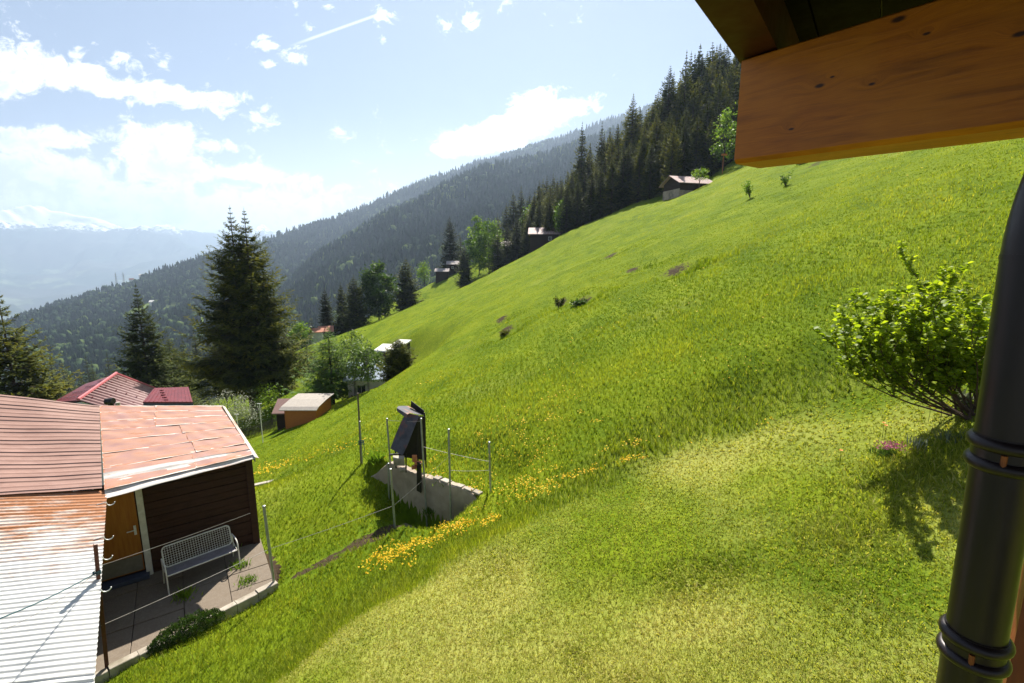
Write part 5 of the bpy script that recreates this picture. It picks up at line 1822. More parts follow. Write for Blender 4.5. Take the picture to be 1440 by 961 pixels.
# red roofed house: pyramid-like hip seen over the shed
def redhouse():
    A = at(164, 526, 42)          # top of the hip
    # eave corners
    L_ = at(74, 566, 43.5); F_ = at(110, 563, 36.0); Fr = at(205, 590, 36.5); Rr = at(217, 546, 44.5); Bk = at(120, 540, 52)
    zmin = min(L_.z, F_.z, Fr.z, Rr.z) - 1.0
    o = thing('house', 'house with faded pink and dark red hipped metal roof behind the shed', 'house', Vector((A.x, A.y, -20)))
    org = Vector((A.x, A.y, -20))
    th = UP * .08
    def slab(pts, mat, name, par, uvs=None, ribs=0):
        b = MB(org); b.prism([Vector(p) - th for p in pts], th); return b.build(name, mat, par)
    # right, faded face as a corrugated sheet: A, Rr (top/right edge) to F_, Fr
    m_ = 120; k_ = 10
    vs = []; uv = []; fs = []
    nrm = (Fr - F_).cross(A - F_).normalized()
    if nrm.z < 0: nrm = -nrm
    for i in range(m_ + 1):
        u = i / m_
        for j in range(k_ + 1):
            v = j / k_
            lo = F_ * (1 - u) + Fr * u; hi = A * (1 - u) + Rr * u
            p = lo * (1 - v) + hi * v
            # ribs run along u (horizontal) and bend across v in waves
            vs.append(p); uv.append((u * 10, v * 6))
    b = MB(org)
    vs = []; uv = []; fs = []
    mu, nv_ = 16, 150
    for j in range(nv_ + 1):
        v = j / nv_
        for i in range(mu + 1):
            u = i / mu
            p = (F_ * (1 - v) + A * v) * (1 - u) + (Fr * (1 - v) + Rr * v) * u
            vs.append(p + nrm * (.085 * math.sin(v * 2 * math.pi * 14))); uv.append((u * 8, v * 6))
    for j in range(nv_):
        for i in range(mu):
            a = j * (mu + 1) + i
            fs.append((a, a + 1, a + mu + 2, a + mu + 1))
    b.add(vs, fs, uv)
    rf_ = b.build('faded_roof_face', M['roof_faded'], o, True)
    slab([L_, F_, A], M['redroof'], 'dark_roof_face', o)
    slab([A, L_, Bk], M['redroof'], 'back_roof_face', o)
    slab([A, Bk, Rr], M['redroof'], 'back_roof_face', o)
    b = MB(org); b.tube([F_ + UP * .05, A + UP * .08], .13, 6); b.build('ridge_cap', M['redtrim'], o)
    b = MB(org); b.tube([A + UP * .06, Rr + UP * .04], .09, 6); b.build('ridge_cap', M['redtrim'], o)
    # snow guards on the dark face and studs on the faded face
    b = MB(org)
    for r_i in range(4):
        for c_i in range(7):
            v = .12 + r_i * .2; u = (c_i + .5) / 7
            p = (L_ * (1 - u) + F_ * u) * (1 - v) + A * v
            b.box(p + UP * .08, (.30, .10, .08), ((F_ - L_).normalized(), (F_ - L_).normalized().cross(UP), UP))
    b.build('snow_guards', M['snow_guard'], o)
    b = MB(org)
    for r_i in range(5):
        for c_i in range(5):
            v = .15 + r_i * .18; u = .12 + c_i * .2
            p = (F_ * (1 - u) + Fr * u) * (1 - v) + (A * (1 - u) + Rr * u) * v
            b.box(p + UP * .07, (.10, .08, .06))
    b.build('roof_studs', M['redroof'], o)
    # body
    ins = .9
    c = (F_ + Fr + Rr + L_) / 4
    def inn(p): q = c + (p - c) * .9; return Vector((q.x, q.y, min(p.z - .25, q.z)))
    pts = [inn(L_), inn(F_), inn(Fr), inn(Rr), inn(Bk)]
    b = MB(org)
    gz_ = min(g1(p.x, p.y) for p in pts) - .5
    n = len(pts); vs = [Vector((p.x, p.y, gz_)) for p in pts] + pts
    fs = [(i, (i + 1) % n, n + (i + 1) % n, n + i) for i in range(n)]
    b.add(vs, fs); b.build('wall', M['whitewall'], o)
    # lower dark red wing on the right
    a1, a2, a3, a4 = at(217, 546.5, 40), at(265, 545, 41), at(271, 566, 37.5), at(201, 566, 37)
    b = MB(org); b.prism([a4 - th, a3 - th, a2 - th, a1 - th], th * 1.5); b.build('wing_roof', M['redroof'], o)
    b = MB(org)
    for i in range(12):
        u = (i + .5) / 12
        b.tube([a4 * (1 - u) + a3 * u + UP * .05, a1 * (1 - u) + a2 * u + UP * .05], .025, 4)
    for k in range(5):
        u = .25 + .05 * k; v = .8 - .17 * k
        p = (a4 * (1 - u) + a3 * u) * (1 - v) + (a1 * (1 - u) + a2 * u) * v
        b.box(p + UP * .06, (.3, .1, .07))
    b.build('wing_seams', M['redroof'], o)
    b = MB(org)
    pts = [a4 * .93 + a2 * .07, a3 * .93 + a1 * .07, a2 * .93 + a4 * .07, a1 * .93 + a3 * .07]
    gz_ = -22
    vs = [Vector((p.x, p.y, gz_)) for p in pts] + [p - UP * .25 for p in pts]
    b.add(vs, [(i, (i + 1) % 4, 4 + (i + 1) % 4, 4 + i) for i in range(4)]); b.build('wing_wall', M['barnwood'], o)
    b = MB(org); b.prism([a4 - UP * .45, a3 - UP * .45, a3 - UP * .09, a4 - UP * .09], Vector((0, .05, 0))); b.build('gutter', M['bluegrey_thing'], o)
redhouse()
# vent cowl peeping over the shed ridge
p = at(156, 569, 22)
v0 = thing('vent_cowl', 'small dark grey vent cowl peeping over the tin roof ridge', 'vent', p)
b_ = MB(p); b_.tube([p - UP * 1.2, p + UP * .05], .11, 10); b_.tube([p + Vector((-.2, 0, .14)), p + Vector((.14, 0, .17))], .15, 12); b_.build('cowl', M['black'], v0, True)
b_ = MB(p); b_.tube([p + Vector((.33, 0, -1.0)), p + Vector((.33, 0, .10))], .09, 8); b_.build('pipe', M['felt'], v0, True)

# other roofs
def hat(px, Y, base=None):
    a, b = ray(px, 400); x = a * Y
    return Vector((x, Y, g1(x, Y)))
p = at(530, 510, 53); zt_ = at(530, 504, 55).z
house('house', 'house with blue-grey metal roof half hidden behind the birches', 'house', Vector((p.x, p.y, zt_ - 3.9)), rad(8), 5.6, 5, 2.7, 1.2, .4, M['whitewall'], M['bluegrey'], windows=[('f', -1.4, 1.5, .9, .9), ('f', 1.4, 1.5, .9, .9)], sink=6)
pz = at(545, 490, 57); house('hut', 'small hut with white roof edge behind the squat dark spruce', 'hut', Vector((pz.x, pz.y, pz.z - 2.4)), rad(-12), 2.0, 2, 2.2, .3, .2, M['barnwood'], M['whitewall'], flat=True, sink=4, th=.18)
pz = at(566, 482, 60); house('hut', 'tiny white-topped hut right above the squat dark spruce', 'hut', Vector((pz.x, pz.y, pz.z - 1.6)), rad(-12), 1.4, 1.4, 1.5, .15, .15, M['barnwood'], M['whitewall'], flat=True, sink=4, th=.18)
pz = at(412, 567, 44); house('outbuilding', 'low outbuilding with reddish corrugated roof behind the orange shed', 'outbuilding', Vector((pz.x - .3, pz.y + 1.5, pz.z - 2.2)), rad(3), 3.0, 2.6, 1.3, .8, .3, M['barnwood'], M['roof_faded'] if False else pmat('pinkish_brown_roof', (.33, .20, .17), (.24, .14, .12), 3, .7, .3, (6, 1, 1)), sink=4)
pz = at(458, 457, 124); house('house', 'orange tiled roof showing between spruces at the meadow foot', 'house', Vector((pz.x, pz.y, pz.z - 4.0)), rad(20), 3.0, 3, 2.6, 1.0, .4, M['barnwood'], M['orangeroof'], sink=4)
pz = at(446, 462, 122); house('hut', 'lower orange roof left of the other orange tiled roof', 'hut', Vector((pz.x, pz.y, pz.z - 2.8)), rad(10), 3, 3, 2.1, .7, .3, M['whitewall'], M['orangeroof'], sink=4)
pz = at(397, 512, 130); house('house', 'white wall house glimpsed right of the tallest spruce', 'house', Vector((pz.x + 1, pz.y, pz.z - 3)), rad(5), 5, 5, 3.0, 1.2, .3, M['whitewall'], M['orangeroof'], sink=6)
pz = at(622, 380, 190); house('hut', 'hut with pale grey roof and white base, left of the pair', 'hut', Vector((pz.x, pz.y, pz.z - 2.6)), rad(2), 4.8, 4, 2.2, .9, .4, M['barnwood'], M['shingle'], sink=5, group='huts at the top of the meadow shoulder')
pz = at(637, 370, 196); house('hut', 'taller dark hut with grey roof, right of the pair', 'hut', Vector((pz.x, pz.y, pz.z - 3.4)), rad(2), 4.4, 4.4, 3.0, 1.1, .4, M['barnwood'], M['shingle'], sink=6, windows=[('f', 0, 1.6, .8, .8)], group='huts at the top of the meadow shoulder')
pz = at(768, 323, 138); house('hut', 'hut with weathered pinkish grey roof under the yellow-green tree', 'hut', Vector((pz.x - .5, pz.y, pz.z - 4.0)), rad(-4), 7.6, 6.5, 2.8, 1.6, .6, M['barnwood'], M['oldroof'], sink=6, windows=[('f', 1.6, 1.4, .9, .9)])
pz = at(712, 342, 176); house('chalet', 'white-walled chalet hidden behind the bright maple', 'house', Vector((pz.x, pz.y, pz.z - 4)), rad(0), 9, 6, 3.2, 1.5, .6, M['whitewall'], M['shingle'], sink=6, windows=[('f', -2.4, 1.6, 1, 1), ('f', 2, 1.6, 1, 1)])
# the old barn under the forest
pz = at(962, 262, 96)
gzb = g1(pz.x, pz.y)
barn = house('barn', 'old dark timber barn with rusty roof and pale stone base below the forest', 'barn', Vector((pz.x + .6, pz.y, gzb - .8)), rad(16), 6.8, 5.2, 2.6, 1.3, .7, M['barnwood'], M['oldroof'], sink=3, windows=[])
b_ = MB(); b_.box((-1.3, -2.66, .35), (4.2, .12, 1.5)); b_.box((-3.45, 0, .55), (.12, 5.3, 1.7)); b_.build('stone_base', M['concrete'], barn)
b_ = MB(); b_.box((2.2, -2.66, 1.0), (1.1, .08, 1.9)); b_.build('door', M['darkwood'], barn)
p = hit(985, 248, 60); loc, h = tree_at(985, 88, 235)
t = thing('leafy_bush', 'small pale green tree in front of the barn roof', 'bush', loc)
broadleaf(t, max(2.2, h), 1.6, 77, clumps=22, leaves=40, leaf=.22, mat='leaf_light', zb=.3, clump_r=.3, trunk_r=.08, egg=.2)
# dry stone wall and sign post beside the beam
a = hit(996, 243, 60); c = at(1040, 233, a.y + 6)
o = thing('stone_wall', 'grey dry stone wall along the forest track beside the beam end', 'wall', a)
b_ = MB(a); rs = random.Random(2)
dv = Vector((c.x - a.x, c.y - a.y, 0)); ln = dv.length; dv.normalize(); sv = Vector((-dv.y, dv.x, 0))
for i in range(26):
    for j in range(4):
        q = a + dv * (ln * (i + .5 * (j % 2)) / 26); q.z = g1(q.x, q.y) + j * .30 + .02
        b_.box(q, (ln / 26 * .97, .5 + rs.uniform(-.06, .06), .29), (dv, sv, UP), .03)
b_.build('stonework', M['greywall'], o)
p = at(1017, 226, 100); p.z = g1(p.x, p.y)
o = thing('signpost', 'small wooden signpost on the track above the stone wall', 'signpost', p)
hh = ray(1017, 216)[1] * 100 - p.z
b_ = MB(p); b_.tube([p, p + UP * max(1.8, hh)], .06, 6); b_.build('post', M['orangewood'], o)
b_ = MB(p); b_.box(p + UP * (max(1.8, hh) - .25) + Vector((.1, -.08, 0)), (1.1, .05, .35)); b_.build('board', M['orangewood'], o)

# tiny houses and pylons on the wooded hill
def on_hill(rows, nrow, ncol, px, py):
    a, b = ray(px, py); V = rows[:nrow].reshape(-1, 3)
    d = (V[:, 0] / V[:, 1] - a) ** 2 + (V[:, 2] / V[:, 1] - b) ** 2
    k = int(np.argmin(d)); return Vector(V[k])
for (px, py, rows, nr_, nc_, lab, w) in [(199, 388, rb, 60, 170, 'white house at the clearing on the crest of the wooded hill', 22), (182, 392, rb, 60, 170, 'orange-roofed house at the clearing beside the pylons', 14), (217, 430, rb, 60, 170, 'white house among trees halfway down the wooded hill', 24), (60, 441, rb, 60, 170, 'pale house low on the left crest of the wooded hill', 16),
                                (391, 358, ra, 46, 170, 'white house in the high clearing right of the tallest spruce', 30), (410, 368, ra, 46, 170, 'long pale roof at the lower end of the high clearing', 45)]:
    p = on_hill(rows, nr_, nc_, px, py)
    house('distant_house', lab, 'house', p + UP * 3, rad(12), w, w * .55, 7, 4, 1, M['whitewall'], M['whitewall'] if 'orange' not in lab else M['orangeroof'], sink=10, th=.5, windows=[('f', -w * .25, 4, 2.2, 2), ('f', w * .2, 4, 2.2, 2)])
for (px, lab) in [(163, 'lattice power pylon standing left of the other on the crest'), (175, 'lattice power pylon nearest the crest clearing')]:
    p = on_hill(rb, 60, 170, px, 402)
    hh = ray(px, 383)[1] * p.y - p.z
    o = thing('pylon', lab, 'pylon', p, group='power pylons on the hill crest')
    b_ = MB(p)
    for sx_, sy_ in ((-1, -1), (1, -1), (1, 1), (-1, 1)): b_.tube([p + Vector((sx_ * 3.5, sy_ * 3.5, -4)), p + Vector((sx_ * .8, sy_ * .8, hh * .75)), p + UP * hh], .45, 4)
    for k in range(6):
        z0, z1 = hh * k / 8, hh * (k + 1) / 8; w0_, w1_ = 3.5 - 2.7 * k / 6, 3.5 - 2.7 * (k + 1) / 6
        b_.tube([p + Vector((-w0_, -w0_, z0)), p + Vector((w1_, -w1_, z1))], .3, 3); b_.tube([p + Vector((w0_, -w0_, z0)), p + Vector((-w1_, -w1_, z1))], .3, 3)
    b_.build('lattice', M['galv'], o)
    b_ = MB(p)
    for zf, wd_ in ((.72, 8), (.86, 6)): b_.box(p + UP * hh * zf, (wd_ * 2, .8, .8))
    b_.build('cross_arm', M['galv'], o)

# garden things below the big spruce: picket fence, shrubs, clothes post
def shrub(name, lab, px, Y, top, R, mt, seed, clumps=36, leaf=.18, leaves=50):
    loc, h = tree_at(px, Y, top)
    t = thing(name, lab, 'shrub', loc)
    broadleaf(t, max(h, .8), R, seed, clumps=clumps, leaves=leaves, leaf=leaf, mat=mt, zb=.02, clump_r=.34, trunk_r=.06, egg=.25)
shrub('flowering_shrub', 'pale whitish flowering shrub left of the tallest spruce trunk', 318, 44, 548, 2.6, 'leaf_grey', 81, 60, .16, 60)
shrub('leafy_shrub', 'pale shrub between the red wing roof and the flowering shrub', 288, 42, 560, 1.6, 'leaf_grey', 82)
shrub('leafy_shrub', 'bright green shrub right of the tallest spruce trunk', 378, 50, 538, 2.0, 'leaf_light', 83, 40, .2)
shrub('leafy_shrub', 'green shrub under the larch behind the shed roof', 440, 56, 540, 1.8, 'leaf_mid', 84)
shrub('leafy_shrub', 'olive shrub beneath the birches', 500, 60, 545, 2.2, 'leaf_mid', 85)
shrub('leafy_shrub', 'low green shrub between birches and the squat spruce', 537, 62, 540, 1.8, 'leaf_light', 86)
shrub('leafy_shrub', 'light green bush at the foot of the meadow shoulder', 415, 95, 505, 2.4, 'leaf_light', 87, 40, .3)
a = hit(285, 585, 30); a = at(278, 584, 44); c = at(398, 578, 46)
o = thing('picket_fence', 'low dark picket fence behind the tallest spruce trunk', 'fence', Vector((a.x, a.y, g1(a.x, a.y))))
b_ = MB(o.location)
n_p = 60
for i in range(n_p):
    q = a + (c - a) * (i / (n_p - 1)); q.z = g1(q.x, q.y)
    b_.box(q + UP * .5, (.07, .025, 1.1))
b_.build('pickets', M['fencewood'], o)
b_ = MB(o.location)
for hz_ in (.3, .8):
    pts = []
    for i in range(12):
        q = a + (c - a) * (i / 11); q.z = g1(q.x, q.y) + hz_; pts.append(q + Vector((0, .03, 0)))
    b_.tube(pts, .03, 4)
b_.build('rail', M['fencewood'], o)
for (px, py0, py1, Y, lab) in [(367, 568, 592, 38, 'thin pale garden post right of the spruce trunk'), (334, 583, 597, 36, 'short pale garden post left of the spruce trunk')]:
    p = at(px, py1, Y); p.z = g1(p.x, p.y); hh = ray(px, py0)[1] * Y - p.z
    b_ = MB(p); b_.tube([p, p + UP * max(.7, hh)], .035, 6); b_.box(p + UP * max(.7, hh), (.35, .05, .06))
    q_ = b_.build('garden_post', M['whitepaint']); q_.location = p; tag(q_, lab, 'post')

# sticks and small shrubs on the meadow
def sprig(px, py, hgt, R, n, mt, lab, seed, leaf=.10, stems=6):
    p = hit(px, py, 6); t = thing('small_shrub', lab, 'shrub', p)
    rnd = random.Random(seed); lf = Leafy(); tk = MB()
    for k in range(stems):
        a = rnd.random() * 6.28; e = Vector((math.cos(a) * R * rnd.uniform(.3, 1), math.sin(a) * R * rnd.uniform(.3, 1), hgt * rnd.uniform(.6, 1)))
        tk.tube([Vector((0, 0, -.05)), e * .5 + Vector((0, 0, .1 * hgt)), e], [.012 + hgt * .006, .01 + hgt * .003, .004], 4, False)
        for q in range(n):
            s_ = rnd.uniform(.3, 1.05)
            lf.kite(e * s_ + Vector((rnd.gauss(0, .1), rnd.gauss(0, .1), rnd.gauss(0, .1))) * R, Vector((rnd.gauss(0, 1), rnd.gauss(0, 1), rnd.gauss(.3, .7))).normalized(), leaf * rnd.uniform(.6, 1.3), leaf * .5,
                    Vector((rnd.gauss(0, 1), rnd.gauss(0, 1), 1)), min(1, max(0, rnd.gauss(.5, .15))))
    tk.build('stems', M['twig'], t); lf.build('leaves', M[mt], t)
sprig(1055, 279, 1.5, .8, 40, 'leaf_light', 'small forked shrub alone on the meadow below the beam corner', 3, .22)
sprig(1105, 262, 1.0, .8, 40, 'leaf_mid', 'faint small shrub higher on the meadow under the beam', 4, .18)
sprig(786, 434, .8, .45, 60, 'spruce', 'dark stunted shrub at the bare patch in mid meadow', 5, .16)
sprig(815, 429, .25, .6, 40, 'leaf_mid', 'low tangle of brush right of the dark stunted shrub', 6, .16, 12)
sprig(706, 472, .3, .5, 40, 'spruce', 'dark low brush at the leftmost bare patch', 7, .14, 9)
sprig(1125, 232, .6, .8, 60, 'leaf_mid', 'dark low brush touching the underside of the beam', 8, .2, 9)

# low cushion of ground cover on the kerb
p = Vector((-5.9, 7.75, -6.78))
t = thing('ground_cover', 'dense low green cushion plant spilling over the kerb', 'plant', p)
lf = Leafy(); rnd = random.Random(6); ax_ = Vector((.66, .75, 0)); ay_ = Vector((-.75, .66, 0))
for i in range(9000):
    u = rnd.uniform(-1, 1); v = rnd.uniform(-1, 1)
    if u * u + v * v > 1: continue
    hgt = (1 - u * u - v * v) ** .5
    q = ax_ * (u * .62) + ay_ * (v * .26)
    zz = hgt * .26 * rnd.uniform(.6, 1.08) * (1 + .35 * math.sin(u * 14) * math.sin(v * 9 + 2))
    q.z = zz
    lf.kite(q, Vector((rnd.gauss(0, .6), rnd.gauss(0, .6), .9)).normalized(), .035, .016, Vector((rnd.gauss(0, 1), rnd.gauss(0, 1), .6)), min(1, max(0, rnd.gauss(.42, .14))))
lf.build('leaves', M['leaf_mid'], t)
# weeds growing between slabs and by the wall
WEEDS = [(340, 812, .16, 'low weed growing between the lit paving slabs', 10), (322, 800, .22, 'tuft of grass under the right end of the bench', 11), (348, 826, .12, 'leafy weed beside the first fence post', 12),
         (262, 858, .20, 'grey-green stalks above the cushion plant', 13), (530, 650, .35, 'tangle of weeds at the far top corner of the concrete wall', 14), (625, 682, .16, 'yellow flowering tuft on the capping stones', 15), (605, 722, .22, 'weeds against the foot of the concrete wall', 16)]
for (px, py, hg, lab, sd) in WEEDS:
    p = hit(px, py, 5)
    if in_poly(np.array([p.x]), np.array([p.y]), PATIO)[0]: p.z = PZ
    t = thing('weed', lab, 'weed', p); lf = Leafy(); rnd = random.Random(sd)
    for i in range(150):
        a = rnd.random() * 6.28; l = hg * rnd.uniform(.4, 1.2)
        d = Vector((math.cos(a) * rnd.uniform(.1, .9), math.sin(a) * rnd.uniform(.1, .9), 1)).normalized()
        q = Vector((rnd.gauss(0, .10), rnd.gauss(0, .08), 0))
        lf.kite(q, d, l, .012 + .05 * hg, Vector((math.cos(a + 1.5), math.sin(a + 1.5), .2)), min(1, max(0, rnd.gauss(.5, .15))))
    lf.build('blades', M['leaf_light'], t)

# flower bed corner: pink flowers, iris-like leaves
p = hit(1250, 642, 3); t = thing('pink_flowers', 'clump of small pink flowers at the edge of the uncut grass', 'flowers', p); lf = Leafy(); rnd = random.Random(1)
for i in range(150):
    q = Vector((rnd.gauss(0, .10), rnd.gauss(0, .07), .10 + rnd.uniform(.03, .12))); n_ = Vector((rnd.gauss(0, .4), rnd.gauss(-.6, .4), 1)).normalized()
    for k in range(3):
        a = k * 2.09 + rnd.random(); d = Vector((math.cos(a), math.sin(a), 0)); d = (d - n_ * d.dot(n_)).normalized(); lf.kite(q - d * .013, d, .026, .020, n_, rnd.random())
lf.build('petals', M['pink'], t); lf = Leafy()
for i in range(260):
    q = Vector((rnd.gauss(0, .11), rnd.gauss(0, .08), 0)); lf.kite(q, Vector((rnd.gauss(0, .3), rnd.gauss(0, .3), 1)).normalized(), .12, .016, Vector((rnd.gauss(0, 1), rnd.gauss(0, 1), 0)), rnd.uniform(.2, .6))
lf.build('leaves', M['leaf_mid'], t)
for (px, py, lab, mt, sd, hg) in [(1290, 632, 'clump of upright iris-like leaves beside the pink flowers', 'leaf_grey', 2, .22), (1335, 622, 'second clump of upright leaves close to the downpipe', 'leaf_grey', 3, .22), (1352, 566, 'broad silvery green rosette at the foot of the bush', 'leaf_grey', 4, .24)]:
    p = hit(px, py, 3); t = thing('garden_plant', lab, 'plant', p); lf = Leafy(); rnd = random.Random(sd)
    wide_ = .09 if sd == 4 else .02
    for i in range(46 if sd != 4 else 34):
        a = rnd.random() * 6.28; d = Vector((math.cos(a) * rnd.uniform(.1, .7 if sd != 4 else 1.4), math.sin(a) * rnd.uniform(.1, .7 if sd != 4 else 1.4), 1)).normalized()
        q = Vector((rnd.gauss(0, .08), rnd.gauss(0, .07), 0))
        lf.kite(q, d, hg * rnd.uniform(.6, 1.15), wide_ * rnd.uniform(.7, 1.2), Vector((math.cos(a), math.sin(a), .3 if sd != 4 else 1.5)), rnd.uniform(.2, .65))
    lf.build('leaves', M[mt], t)
lf = Leafy(); rnd = random.Random(8)
for (px, py) in [(1240, 616), (1243, 620), (1321, 597), (1305, 594), (1180, 655)]:
    p = hit(px, py, 3)
    t = thing('poppy', {1240: 'orange flower leftmost behind the pink flowers', 1243: 'orange flower just beside the leftmost one', 1321: 'single orange flower left of the downpipe', 1305: 'small orange flower below the bush shade', 1180: 'tiny pale yellow flower on the lawn left of the pink flowers'}[px], 'flower', p)
    lf = Leafy()
    for k in range(5):
        a = k * 1.257; d = Vector((math.cos(a), math.sin(a), .35)).normalized(); lf.kite(Vector((0, 0, .26)), d, .035, .03, Vector((0, 0, 1)), .2)
    lf.build('petals', pmat('orange_petals', (.75, .20, .03), (.6, .14, .02), 9, .6, 0) if px == 1240 else bpy.data.materials['orange_petals'], t)
    b_ = MB(); b_.tube([Vector((0, 0, 0)), Vector((.01, 0, .13)), Vector((0, 0, .262))], .003, 4); b_.build('stem', M['leaf_mid'], t)

# ------------------------------------------------------------------ the hazel bush on the right
bp = hit(1364, 584, 4)
bush = thing('hazel_bush', 'large sunlit light green hazel bush with bare stems near the downpipe', 'bush', bp)
rnd = random.Random(21); lf = Leafy(); tk = MB()
def leaf(q, d, L, ti):
    n_ = Vector((rnd.gauss(0, .55), rnd.gauss(0, .55), 1)).normalized()
    side = d.cross(n_).normalized(); n2 = side.cross(d).normalized()
    b = len(lf.v); w = L * .42; dr = n2 * (-.10 * L); cup = n2 * (L * .10)
    lf.v += [q, q + d * L * .28 + side * w + cup, q + d * L * .68 + side * w * .85 + cup, q + d * L + dr, q + d * L * .68 - side * w * .85 + cup, q + d * L * .28 - side * w + cup, q + d * L * .28, q + d * L * .68]
    lf.f += [(b, b + 6, b + 1, b + 1), ]; lf.f.pop()
    lf.f += [(b, b + 1, b + 2, b + 7), (b, b + 7, b + 2, b + 7)]; lf.f.pop()
    lf.f += [(b + 7, b + 2, b + 3, b + 4), (b, b + 7, b + 4, b + 5)]
    lf.t += [ti] * 8
def shoot(p0, d, L, r, lev):
    n = 6; pts = [p0]; rs_ = [r]
    cur = p0.copy(); dd = d.copy()
    for i in range(n):
        dd = (dd + Vector((rnd.gauss(0, .10), rnd.gauss(0, .10), (.06 if lev == 0 else .10)))).normalized()
        cur = cur + dd * (L / n); pts.append(cur.copy()); rs_.append(r * (1 - .8 * (i + 1) / n))
    tk.tube(pts, rs_, 5, False)
    for i in range(1, n + 1):
        f = i / n
        if lev < 2 and f > .25:
            for k in range(2 if lev == 0 else 1):
                if rnd.random() < .68:
                    a = rnd.random() * 6.28
                    o_ = (dd + Vector((math.cos(a), math.sin(a), rnd.uniform(-.2, .6))) * .85).normalized()
                    shoot(pts[i], o_, L * rnd.uniform(.28, .42), r * .45, lev + 1)
        if lev >= 1 or f > .38:
            for k in range(3):
                a = rnd.random() * 6.28
                d2 = (dd * .5 + Vector((math.cos(a), math.sin(a), rnd.uniform(-.45, .5)))).normalized()
                q = pts[i - 1] + (pts[i] - pts[i - 1]) * rnd.random()
                leaf(q, d2, rnd.uniform(.05, .105), min(1, max(0, .55 + rnd.gauss(0, .17) + .2 * (q.z / 2.4 - .4))))
for k in range(24):
    # fan of stems, more towards the left and up
    tx = rnd.uniform(-1.7, .75); tz = rnd.uniform(.55, 1.5) - abs(tx) * .28; ty = rnd.uniform(-.25, .8)
    d = Vector((tx, ty, tz)).normalized()
    shoot(Vector((rnd.gauss(0, .12), rnd.gauss(0, .10), -.05)), d, (.60 if tx > .0 else .90) * rnd.uniform(1.5, 2.4), .018, 0)
tk.build('stems', M['twig'], bush); 
link_mesh('foliage', np.array([tuple(v) for v in lf.v]), np.array(lf.f), M['leaf_bush'], bush, attrs={'tint': np.array(lf.t)})

# ------------------------------------------------------------------ roof of the house overhead
rdir = Vector((.694, -1.023, -.042)).normalized()
ra0 = Vector((.7045, 1.61, .2895))          # lower left front corner of the beam
toz = Vector((0, 0, 1))
bk = Vector((-rdir.y, rdir.x, 0)).normalized()   # away from the camera
if bk.y < 0: bk = -bk
roofr = thing('roof_overhang', 'overhanging eaves of the house with big orange-brown beam at top right', 'roof', ra0)
Lb, hb, tb = 3.4, .303, .16
b_ = MB(ra0)
def bq(u, v, w): return ra0 + rdir * u + toz * v + bk * w
vs = []; uv = []
c_ = .012
prof = [(c_, 0), (0, c_), (0, hb - .004), (.004, hb), (tb - c_, hb), (tb, hb - c_), (tb, c_), (tb - c_, 0)]   # (w, v)
prof = [(w, v) for (w, v) in prof]
fs = []
NB = 2
for i, u in enumerate((0, Lb)):
    for (w, v) in prof:
        vs.append(bq(u, v, w)); uv.append((u, v if w < tb / 2 else v + .5))
for k in range(8):
    k2 = (k + 1) % 8
    fs.append((k, k2, 8 + k2, 8 + k))
fs += [tuple(range(7, -1, -1)), tuple(range(8, 16))]
b_.add(vs, fs, uv)
b_.build('beam', M['beam'], roofr)
# rafter above it, running back over the camera
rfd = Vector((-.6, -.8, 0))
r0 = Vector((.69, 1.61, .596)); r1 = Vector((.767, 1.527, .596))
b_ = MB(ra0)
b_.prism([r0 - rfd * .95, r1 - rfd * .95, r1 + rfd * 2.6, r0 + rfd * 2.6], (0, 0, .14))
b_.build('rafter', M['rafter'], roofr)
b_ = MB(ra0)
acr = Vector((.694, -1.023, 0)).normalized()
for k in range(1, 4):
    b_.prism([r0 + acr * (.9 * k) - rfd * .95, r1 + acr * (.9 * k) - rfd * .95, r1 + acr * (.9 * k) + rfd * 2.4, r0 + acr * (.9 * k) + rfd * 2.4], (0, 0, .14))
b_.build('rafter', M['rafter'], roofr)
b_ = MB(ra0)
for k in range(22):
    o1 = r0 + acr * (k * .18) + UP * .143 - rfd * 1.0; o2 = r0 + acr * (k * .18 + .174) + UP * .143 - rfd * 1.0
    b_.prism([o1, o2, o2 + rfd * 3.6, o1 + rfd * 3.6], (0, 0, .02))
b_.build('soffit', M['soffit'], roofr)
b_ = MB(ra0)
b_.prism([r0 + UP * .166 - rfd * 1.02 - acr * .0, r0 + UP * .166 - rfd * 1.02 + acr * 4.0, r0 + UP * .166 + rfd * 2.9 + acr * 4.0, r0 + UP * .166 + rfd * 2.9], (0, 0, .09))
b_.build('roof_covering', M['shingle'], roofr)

# ------------------------------------------------------------------ downpipe
YP = .76
pb = at(1352, 1000, YP); 
p1 = at(1375, 874, YP); p2 = at(1448, 425, YP)
ax = (p2 - p1).normalized()
bot = p1 - ax * 1.6
dp = thing('downpipe', 'glossy dark brown metal downpipe with ribbed collars at right edge', 'downpipe', bot)
R_ = .0415
def axp(py):
    # point on the pipe axis seen at photo row py
    best = None
    for k in range(400):
        q = p1 + ax * (-.6 + 1.6 * k / 399)
        t_ = q.y * CP - q.z * SP; v = (q.z * CP + q.y * SP) / t_
        yy = 480.5 - 680 * v
        if best is None or abs(yy - py) < best[0]: best = (abs(yy - py), q)
    return best[1]
j1 = axp(905); j2 = axp(636); tp = axp(362)
def section(a, c, r, name='pipe_section'):
    b = MB(bot); b.tube([a, a + (c - a) * .5, c], r, 48); return b.build(name, M['pipe'], dp, True)
section(bot, j1 + ax * .012, R_)
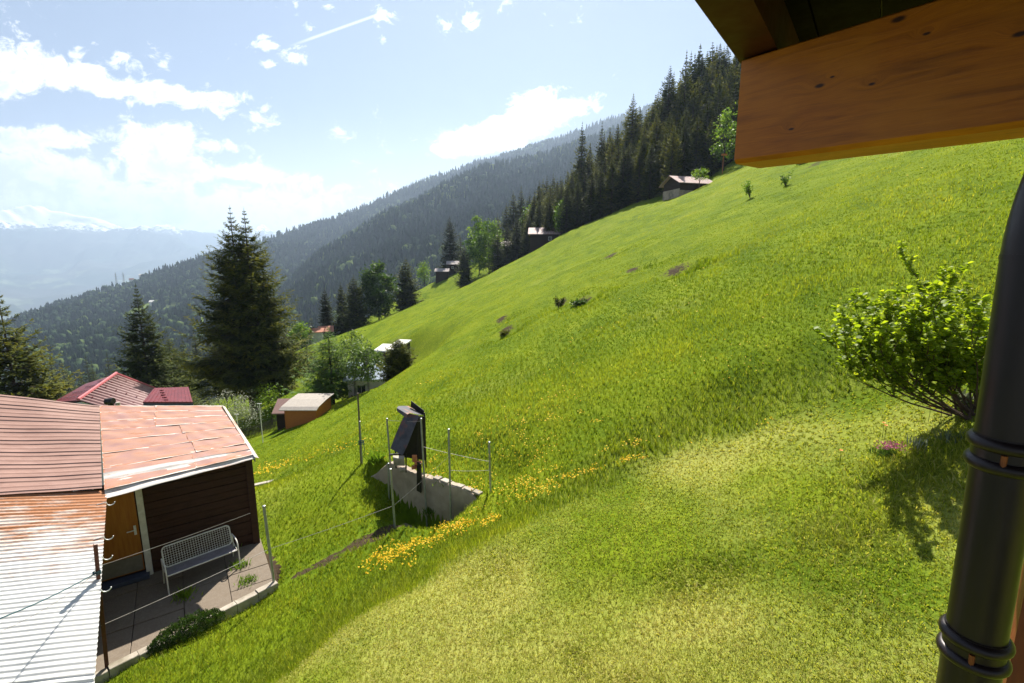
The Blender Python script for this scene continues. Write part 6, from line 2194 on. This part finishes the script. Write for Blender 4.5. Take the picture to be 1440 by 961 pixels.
section(j1, j2 + ax * .012, R_ * .985)
b_ = MB(bot)
pts = [j2, tp]
dirn = ax.copy(); cur = tp.copy()
for k in range(10):
    dirn = (dirn + Vector((.035, -.01, 0))).normalized(); cur = cur + dirn * .022; pts.append(cur.copy())
pts.append(cur + dirn * .35)
b_.tube(pts, R_ * 1.0, 48); b_.build('pipe_bend', M['pipe'], dp, True)
b_ = MB(bot)
b_.tube([tp - ax * .004, tp + ax * .004], R_ * 1.02, 48); b_.build('seam_ring', M['pipe'], dp, True)
for jj in (j1, j2):
    b_ = MB(bot)
    for off in (-.018, .018):
        ring = []; rr_ = []
        for k in range(9):
            a = math.pi * k / 8
            ring.append(jj + ax * (off - .011 * math.cos(a))); rr_.append(R_ * .99 + .0095 * math.sin(a))
        b_.tube(ring, rr_, 48)
    b_.tube([jj - ax * .03, jj + ax * .03], R_ * 1.035, 48)
    cl_ = b_.build('collar', M['pipe'], dp, True)
    b_ = MB(bot)
    cpos = jj - ax * .012 + Vector((.25, -1, 0)).normalized() * (R_ * 1.06)
    cpos = jj - ax * .006 + (Vector((0, 0, 0)) - jj).normalized().cross(ax).normalized() * 0.0 + ((-jj).normalized() - ax * (-jj).normalized().dot(ax)).normalized() * (R_ * 1.07)
    b_.tube([cpos - ax * .013, cpos + ax * .013], .0042, 8)
    b_.build('clip', M['clip'], cl_, True)
# reddish balcony post beyond the pipe
q = at(1437, 935, 1.0); axv = UP
b_ = MB(q); b_.tube([Vector((q.x, q.y, -4.2)), Vector((q.x, q.y, -.42))], .028, 4)
o = thing('balcony_post', 'reddish wooden balcony post in the bottom right corner', 'post', Vector((q.x, q.y, -4.2)))
b_ = MB(o.location)
b_.box(Vector((q.x, q.y, -2.42)), (.05, .05, 3.5), (Vector((.8, -.6, 0)), Vector((.6, .8, 0)), UP), .006)
b_.build('post_shaft', M['redpost'], o)
b_ = MB(o.location); b_.box(Vector((q.x, q.y, -.66)), (.10, .10, .03)); b_.build('post_cap', M['bluegrey_thing'], o)
